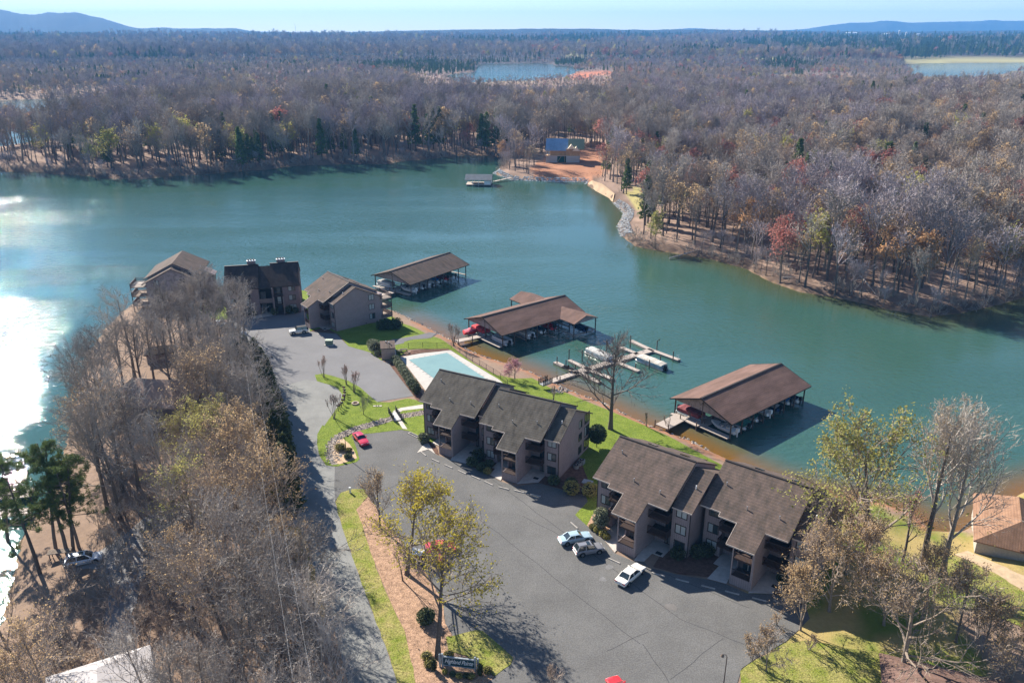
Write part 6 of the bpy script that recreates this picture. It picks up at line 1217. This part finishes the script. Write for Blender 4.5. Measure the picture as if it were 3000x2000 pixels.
# --- hedge of cedars along the road
ced = [conifer(40+k, 9.0, 2.4, 20, 16, .34, .04, 8) for k in range(3)]; cedm = [[("trunk", t_.mesh("cedar_trunk", M_bark)), ("crown", l_.mesh("cedar_crown", M_cedar))] for t_, l_ in ced]
for i, (x, y, s_) in enumerate(((545,835,.9),(570,842,1.0),(592,858,1.05),(606,872,.95),(585,880,1.0),(618,905,1.0),(625,935,1.0),(612,950,1.05),(640,965,.95),(634,990,1.0),(650,1015,1.0),(640,1045,1.05),(658,1065,1.0),(660,1100,1.0),(655,1125,1.0),(668,1150,.9))):
    q = P(x+2, y+18); place_tree("cedar_tree", cedm[i % 3], (q.x,q.y,-.3), random.uniform(0,6), s_*random.uniform(1.0,1.2), "dark dense cedar in the tall hedge beside the light grey road", "tree", "cedars in the roadside hedge")
# --- pines on the left shore
pn = [pine(60+k, 19, 5.6, 34, 46, .38) for k in range(3)]; pnm = [[("trunk", a_.mesh("pine_trunk", M_bark)), ("branches", b_.mesh("pine_branches", M_bark)), ("crown", c_.mesh("pine_crown", M_needle))] for a_, b_, c_ in pn]
ZP = lambda a, b_: gt(a/2.635, 1380+b_/2.635)
for i, ((a, c), s_, lab) in enumerate((((310,790),.95,"leaning pine nearest the left water's edge"),((435,625),.9,"pine second from the left water's edge"),((520,640),.95,"pine with straight trunk left of the pale four wheel drive"),((565,610),.85,"pine behind the pale four wheel drive"),((610,590),.8,"slim pine farthest from the left water's edge"),((60,560),.85,"pine at the left photo edge beside the dock"))):
    q = ZP(a,c); place_tree("pine_tree", pnm[i % 3], (q.x,q.y,q.z), i*1.3, s_, lab)
q = ZP(470,660); t = thing("wood_rack", "rough wooden log rack beside the pale four wheel drive", "rack", (q.x,q.y,q.z), R(12)); b = MB()
for k in range(5): b.beam((-1.6,-.5+.25*k,1.0),(1.6,-.5+.25*k,1.05),.14,.14)
b.build("rail", M_bark_l, t); b = MB()
for x in (-1.3,1.3):
    for y in (-.5,.5): b.box(x-.06,y-.06,-.1,x+.06,y+.06,1.0)
b.build("post", M_pile, t)
# ------------------------------------------------------------------ left shore grove: one thing per tree
gv = []
for k, (H, sp, fk, tm, cm, lm, lf, ls) in enumerate(((17,.40,.32,M_bark,M_twig,None,0,.1),(18,.38,.36,M_bark,M_twig,None,0,.1),(16,.48,.25,M_bark,M_twig,None,0,.1),(16,.46,.25,M_bark,M_twig_b,M_bud_t,.35,.13),(14,.5,.18,M_bark_l,M_twig_b,M_bud_t,.6,.14),(13,.5,.18,M_bark_l,M_twig_b,M_bud_g,.6,.14),(15,.5,.18,M_bark_l,M_twig,None,0,.1))):
    tk, cr, lfb = grow_tree(300+k, H, spread=sp, fork=fk, n1=14, n2=8, n3=7, n4=3, leaf=lf, lsize=ls, twigw=.06, tr=.0165, up=.1, ang=(.6,1.2))
    gv.append(set_of(tk, cr, lfb, tm, cm, lm, "grove_tree"))
GL = ["tall bare grey tree in the left shore grove", "slender bare grey tree in the left shore grove", "bushy bare grey tree in the left shore grove", "bare tree with tan buds in the left shore grove", "brownish budding tree in the left shore grove", "yellowish budding tree in the left shore grove", "pale barked bare tree in the left shore grove"]
GB = [(455,905,0),(520,885,1),(500,900,1),(478,790,1),(530,775,0),(500,775,0),(420,800,0),(440,815,1),(400,1165,6),(500,1180,6),(480,1300,3),(560,1390,6),(610,1310,6),(430,905,6),(520,930,6),(560,905,6),(545,965,1),(250,1180,0),(275,1190,1),(230,1040,0),(450,1240,5),(400,1260,6),(460,778,0),(485,772,1),(398,812,0),(378,825,1),(562,765,0),(440,790,1),(475,760,1),(205,1000,0),(240,985,1),(262,940,1),(290,915,0),(310,870,1),(330,905,0),(355,880,1),(370,850,2),(395,905,2),(410,840,1),(445,810,2),(470,850,0),(480,930,2),(500,805,2),(515,840,6),(540,790,2),(535,870,6),(560,830,2),(255,1110,3),(282,1128,0),(318,1120,1),(270,1060,3),(225,1080,3),(430,1080,5),(455,1050,5),(470,1120,5),(480,1000,3),(510,990,2),(520,1050,5),(545,1010,6),(560,1080,4),(540,1140,4),(585,1130,4),(610,1190,4),(560,1200,6),(600,1040,6),(575,950,2),(590,1000,2),(470,960,2),(440,985,3),
      (520,1260,4),(570,1290,3),(640,1250,4),(500,1380,6),(660,1370,4),(690,1430,6),(640,1480,6),(580,1470,2),(520,1470,3),(450,1450,2),(560,1560,6),(630,1560,6),(700,1530,6),(740,1580,2),(60,1560,3),(110,1620,4),(420,1390,4),(350,1640,6),(480,1660,2),(560,1680,6),(640,1680,6),(720,1660,6),(790,1640,6),(420,1720,0),(60,1690,4)]
for i, (x, y, k) in enumerate(GB):
    q = GP(x, y)
    if hz(q.x, q.y) < WZ+.3: continue
    where = ("before the gabled block on the point" if x < 430 else "by the far lot's left edge") if y < 880 else (("on the lake side above the cottage" if x < 345 else "behind the cottage" if x < 480 else "behind the cedar hedge's upper end") if y < 1010 else (("between cottage and lake" if x < 345 else "below the cottage" if x < 480 else "behind the cedar hedge's lower end") if y < 1210 else (("near the pale four wheel drive" if x < 300 else "beside the gravel drive" if x < 500 else "by the road below the hedge") if y < 1425 else ("around the pale metal roof" if x < 410 else "at the photo's lower edge near the road"))))
    place_tree("grove_tree", gv[k], (q.x, q.y, q.z-.1), random.uniform(0,6.28), random.uniform(.85,1.1)*(.8 if y > 1620 else 1.2 if (k < 2 and x < 340) else 1), GL[k].replace("in the left shore grove", where), "tree", GROUP_GROVE)
# undergrowth of the grove: thin saplings in numbers nobody could count
# ------------------------------------------------------------------ far woods
fk_ = []
def forest_kind(seed, H, sp, fork, tm, cm, lm=None, leaf=0, ls=.4, tw=.13, n1=12, n2=6, n3=6, n4=1, tr=.0135, up=.13, ang=(.5,1.05)):
    tk, cr, lf = grow_tree(seed, H, spread=sp, fork=fork, n1=n1, n2=n2, n3=n3, n4=n4, tr=tr, leaf=leaf, lsize=ls, leafm=1.6, twigw=tw, up=up, ang=ang)
    parts = [("trunk", tk.mesh("forest_trunk", tm)), ("crown", cr.mesh("forest_crown", cm))]
    if lf.f: parts.append(("foliage", lf.mesh("forest_buds", lm)))
    fk_.append((parts, joined("forest_tree", [(tk, tm), (cr, cm)] + ([(lf, lm)] if lf.f else []))))
forest_kind(501, 21, 0.32, 0.52, M_bark, M_twig); forest_kind(502, 23, 0.29, 0.58, M_bark_l, M_twig_p); forest_kind(503, 20, 0.35, 0.48, M_bark, M_twig); forest_kind(504, 19, 0.38, 0.45, M_bark, M_twig_p); forest_kind(505, 22, 0.30, 0.55, M_bark_l, M_twig); forest_kind(506, 18, 0.39, 0.40, M_bark, M_twig_b)
forest_kind(507, 17, 0.40, .35, M_bark, M_twig_b, M_bud_t, .6, .30); forest_kind(508, 15, 0.42, .32, M_bark, M_twig_b, M_bud_r, .9, .34); forest_kind(509, 14, 0.42, .3, M_bark, M_twig_b, M_bud_o, 1.0, .34); forest_kind(510, 15, 0.45, .3, M_bark, M_twig_b, M_bud_g, 1.3, .38); forest_kind(511, 17, 0.40, .35, M_bark, M_twig_b, M_bud_t, .3, .26)
for k in range(2):
    a_, b_, c_ = pine(80+k, 20, 3.6, 22, 16, .35)
    for f_i in range(0): pass
    cm_ = MB(); leaf_r = random.Random(k)
    tkc, lfc = conifer(90+k, 17, 3.6, 16, 12, .6, .18, 5)
    fk_.append(([("trunk", tkc.mesh("forest_pine_trunk", M_bark)), ("crown", lfc.mesh("forest_pine_crown", M_needle))], joined("forest_pine", [(tkc, M_bark), (lfc, M_needle)])))
forest_kind(515, 4.5, .5, .08, M_bark_l, M_twig, tw=.07, n1=7, n2=5, n3=4, up=.15, ang=(.7,1.2)); forest_kind(516, 3.6, .55, .05, M_bark_l, M_twig_b, tw=.07, n1=7, n2=5, n3=4, up=.12, ang=(.7,1.2))
KIND_LABEL = ["bare grey tree standing in the far shore woods","tall bare purple grey tree in the far shore woods","bare grey tree with wide crown in the far shore woods","bare purplish tree with low fork in the far shore woods","pale barked bare tree in the far shore woods","bare brownish tree in the far shore woods","tan budding tree in the far shore woods","red budding tree in the far shore woods","orange budding tree in the far shore woods","yellow green budding tree in the far shore woods","bare tree with sparse tan buds in the far shore woods","dark green pine in the far shore woods","dark green narrow pine in the far shore woods","low bare brush along the far waterline","low brown brush along the far waterline"]
def scatter(y0, y1, sp):
    ys = np.arange(y0, y1, sp); out = []
    for y in ys:
        hw = .70*math.hypot(y, 70)+25; xs = np.arange(-hw, hw, sp); out.append(np.stack([xs + rng.uniform(-.48,.48,len(xs))*sp, y + rng.uniform(-.48,.48,len(xs))*sp], 1))
    return np.concatenate(out)
pts = np.concatenate([scatter(180, 420, 6.0), scatter(420, 700, 5.8), scatter(700, 1250, 7.0), scatter(1250, 2100, 11.5), scatter(2100, 3300, 19), scatter(3300, 5300, 34)])
px_, py_ = pts[:, 0], pts[:, 1]; dd = land_dist(px_, py_); nrm = inside(px_, py_, NEARPOLY)
keep = (dd > .3) & ~nrm & ~((px_ < 60) & (py_ < 190))
for poly, c in CLEAR: keep &= ~inside(px_, py_, poly)
keep &= ~((seg_dist(px_, py_, [(r[0], r[1]) for r in [at(u, v, WZ+.5) for u, v in ((1449,505),(1502,524),(1638,529),(1722,532),(1760,560),(1800,590),(1840,622),(1830,690))]], False) < 7))
sitec = gt(1650,470); keep &= ~((np.hypot(px_-sitec.x, py_-sitec.y) < 30) & (rng.random(len(px_)) < .85))
keep &= ~((py_ > 470) & (py_ < 800) & (px_ > -120) & (px_ < 60) & (fbm(px_/30, py_/30) < .33))
keep &= (fbm(px_/18+40, py_/18) > .27) & ~((px_ < -190) & (py_ < 640) & (rng.random(len(px_)) < .45)) & ~((fbm(px_/520+11, py_/240+77) > .625) & (np.hypot(px_, py_) > 1850))
pts = pts[keep]; px_, py_ = pts[:, 0], pts[:, 1]; dd = dd[keep]; hz_ = height(px_, py_); n_ = len(pts); rr_ = rng.random(n_); dist_ = np.hypot(px_, py_)
right = sm((px_+20)/160)
pn_ = fbm(px_/60+3, py_/60+44); kind_ = np.where(pn_ > .52, rng.choice([1, 3, 4, 1, 3], n_), np.where(pn_ < .42, rng.choice([5, 2, 5, 0], n_), rng.choice([0, 2, 4], n_)))
clus = fbm(px_/35+70, py_/35+13); kind_ = np.where((rr_ < .07+.05*right), 6, kind_); kind_ = np.where((rr_ > .90), 10, kind_)
kind_ = np.where((clus > .56) & (rr_ > .28) & (rr_ < .28+.30*(.25+right)), 7, kind_); kind_ = np.where((clus < .39) & (rr_ > .6) & (rr_ < .6+.16*(.2+right)), 8, kind_)
kind_ = np.where((rr_ > .56) & (rr_ < .585), 9, kind_)
pcl = fbm(px_/48+7, py_/48+91); kind_ = np.where((pcl > .68) & (rr_ < .4), 11+(rng.random(n_) < .5), kind_); kind_ = np.where((rr_ > .50) & (rr_ < .512), 12, kind_)
kind_ = np.where((pcl > .60) & (dist_ > 1250) & (rr_ < .7), 11, kind_)
PINES = [xy([at(u, v, 5) for u, v in pp]) for pp in (((2050,150),(2500,114),(3300,112),(3300,180),(2700,182),(2400,168)),((1000,200),(1250,180),(1398,188),(1398,214),(1200,214)),((1398,176),(1720,178),(1720,188),(1398,187)),((2200,185),(2300,178),(2420,200),(2300,206)),((1980,160),(2150,158),(2150,172),(1980,172)),((1250,140),(1900,120),(2100,126),(1500,152)),((-50,128),(400,118),(380,132),(0,140)))]
for pp in PINES: kind_ = np.where(inside(px_, py_, pp) & (rng.random(n_) < .88), 11+(rng.random(n_) < .3), kind_)
brush = (dd < 6) & (dist_ < 700) & (rng.random(n_) < .6); kind_ = np.where(brush, 13+(rng.random(n_) < .5), kind_)
scl = rng.uniform(.66, 1.15, n_)*(.72+.56*fbm(px_/40+9, py_/40+2)); scl = np.where(dist_ < 780, scl*1.22, scl); scl = np.where(dist_ > 1250, scl*rng.uniform(1.0, 1.35, n_), scl); scl = np.where(dist_ > 2100, scl*1.35, scl); scl = np.where(dist_ > 3300, scl*1.25, scl); scl = np.where((px_ > 140) & (py_ < 420), scl*.95, scl); scl = np.where((px_ < 0) & (dist_ < 800), scl*1.15, scl); rot = rng.uniform(0, 6.283, n_)
scl = np.where((dist_ > 780) & (dist_ < 1250), scl*.74, scl); scl = np.where((dist_ >= 1250) & (dist_ < 2100), scl*.66, scl)
azm = px_/np.maximum(py_, 1)*cs_*FPX + 1500
wedge = ((azm > 1250) & (azm < 1760) & (dist_ > 900) & (dist_ < 1480)) | ((azm > 2560) & (dist_ > 900) & (dist_ < 1700)); scl = np.where(wedge, scl*.5, scl)
order = np.argsort(dist_ * np.where(kind_ >= 13, 3.0, 1.0)); single = order[:150]; mass = order[150:]
for i in single:
    k = int(kind_[i]); place_tree("forest_tree" if k < 11 else ("forest_pine" if k < 13 else "shore_brush"), fk_[k][0], (px_[i], py_[i], hz_[i]-.2), rot[i], scl[i], KIND_LABEL[k], "tree" if k < 13 else "brush", "woods on the far shore")
src = bpy.data.collections.new("forest_kinds")
for k, (p_, me_) in enumerate(fk_):
    o = bpy.data.objects.new("forest_kind_%02d" % k, me_); src.objects.link(o)
def scatter_stuff(name, idx, label=None):
    me = bpy.data.meshes.new(name); me.vertices.add(len(idx)); me.vertices.foreach_set("co", np.stack([px_[idx], py_[idx], hz_[idx]-.2], 1).ravel().astype(np.float32))
    for nm, tp, arr in (("kind_index", 'INT', kind_[idx].astype(np.int32)), ("size", 'FLOAT', scl[idx].astype(np.float32)), ("turn", 'FLOAT', rot[idx].astype(np.float32))):
        a = me.attributes.new(nm, tp, 'POINT'); a.data.foreach_set("value", arr)
    o = link(name, me, kind="stuff")
    g = bpy.data.node_groups.new(name, 'GeometryNodeTree'); g.interface.new_socket("Geometry", in_out='INPUT', socket_type='NodeSocketGeometry'); g.interface.new_socket("Geometry", in_out='OUTPUT', socket_type='NodeSocketGeometry')
    N = g.nodes; gi, go = N.new("NodeGroupInput"), N.new("NodeGroupOutput"); mp_ = N.new("GeometryNodeMeshToPoints"); io = N.new("GeometryNodeInstanceOnPoints"); ci = N.new("GeometryNodeCollectionInfo"); ci.inputs["Collection"].default_value = src; ci.inputs["Separate Children"].default_value = True; ci.inputs["Reset Children"].default_value = True
    def na(nm, dt):
        x = N.new("GeometryNodeInputNamedAttribute"); x.data_type = dt; x.inputs["Name"].default_value = nm; return x.outputs["Attribute"]
    cx = N.new("ShaderNodeCombineXYZ"); g.links.new(na("turn",'FLOAT'), cx.inputs[2]); 
    g.links.new(gi.outputs[0], mp_.inputs["Mesh"]); g.links.new(mp_.outputs[0], io.inputs["Points"]); g.links.new(ci.outputs[0], io.inputs["Instance"]); io.inputs["Pick Instance"].default_value = True
    g.links.new(na("kind_index",'INT'), io.inputs["Instance Index"]); g.links.new(cx.outputs[0], io.inputs["Rotation"]); g.links.new(na("size",'FLOAT'), io.inputs["Scale"]); g.links.new(io.outputs[0], go.inputs[0])
    md = o.modifiers.new("scatter", 'NODES'); md.node_group = g; return o
dm = dist_[mass]
scatter_stuff("shore_woods", mass[dm < 700]); scatter_stuff("inland_woods", mass[(dm >= 700) & (dm < 1600)]); scatter_stuff("distant_woods", mass[dm >= 1600])
# thicket along the far waterline: too tangled to count
st_ = np.array(xy(FAR)); acc = []
for i in range(len(st_)-1):
    a_, b_ = st_[i], st_[i+1]; L_ = np.hypot(*(b_-a_)); k_ = int(min(L_, 400)*1.5); t_ = rng.random((k_, 1)); acc.append(a_ + (b_-a_)*t_ + rng.normal(0, 3.2, (k_, 2)))
acc = np.concatenate(acc); dA = land_dist(acc[:, 0], acc[:, 1]); ok_ = (dA > -.6) & (dA < 8) & ~inside(acc[:, 0], acc[:, 1], NEARPOLY) & (acc[:, 1] > 150)
rk = [(r[0], r[1]) for r in [at(u, v, WZ+.5) for u, v in ((1449,505),(1502,524),(1638,529),(1722,532),(1760,560),(1800,590),(1840,622),(1830,690))]]
ok_ &= seg_dist(acc[:, 0], acc[:, 1], rk, False) > 6
keepf = (px_, py_, hz_, kind_, scl, rot)
px_, py_ = acc[ok_, 0], acc[ok_, 1]; hz_ = np.maximum(height(px_, py_), WZ-.1); n_ = len(px_); kind_ = np.where(rng.random(n_) < .6, 13, np.where(rng.random(n_) < .7, 14, 3)); scl = np.where(kind_ == 3, rng.uniform(.35, .6, n_), rng.uniform(.55, 1.2, n_)); rot = rng.uniform(0, 6.28, n_)
scatter_stuff("shore_thicket", np.arange(n_))
# fallen logs along the far waterline
for (a, c), lab in ((((665,500),(690,514)),"pale fallen log lying in water below the left woods"),(((2520,810),(2565,882)),"pale fallen log on the right woods' slope"),(((2290,835),(2340,815)),"grey fallen trunk across the right waterline"),(((1958,795),(2055,756)),"dead snag leaning over the inlet waterline")):
    p, q = gt(*a), gt(*c); p.z = max(p.z, WZ+.15)+.25; q.z = max(q.z, WZ+.1)+.25; b = MB(); b.tube([p, p.lerp(q,.5)+Vector((0,0,.15)), q], [.28,.22,.1], 7); b.build("fallen_log", mat("dead_wood", (.42,.36,.32), .9), label=lab, cat="log")
# grove floor litter brush: stuff
sel = [];
gx_ = rng.uniform(-75, -12, 2600); gy_ = rng.uniform(55, 190, 2600); okk = inside(gx_, gy_, xy([GP(*p) for p in ((215,1240),(300,900),(440,790),(545,770),(590,840),(600,960),(640,1080),(680,1190),(700,1260),(720,1420),(800,1750),(60,1750),(60,1560),(150,1330)) ])) & (height(gx_, gy_) > -2)
px_, py_ = gx_[okk], gy_[okk]; hz_ = height(px_, py_); kind_ = np.where(rng.random(len(px_)) < .5, 13, 14); scl = rng.uniform(.35, 1.1, len(px_)); rot = rng.uniform(0, 6.28, len(px_))
scatter_stuff("grove_undergrowth", np.arange(len(px_)))

# ------------------------------------------------------------------ haze
hb = MB(); hb.box(-14500, -400, WZ-9, 14500, 10600, 290); hm = bpy.data.materials.new("haze_air"); hm.use_nodes = True; n = hm.node_tree; n.nodes.clear()
oo = n.nodes.new("ShaderNodeOutputMaterial"); pv = n.nodes.new("ShaderNodeVolumePrincipled"); pv.inputs["Color"].default_value = (.14,.46,1.0,1); pv.inputs["Density"].default_value = 9e-5; pv.inputs["Anisotropy"].default_value = 0.0
n.links.new(pv.outputs[0], oo.inputs["Volume"]); hb.build("haze", hm, kind="stuff")
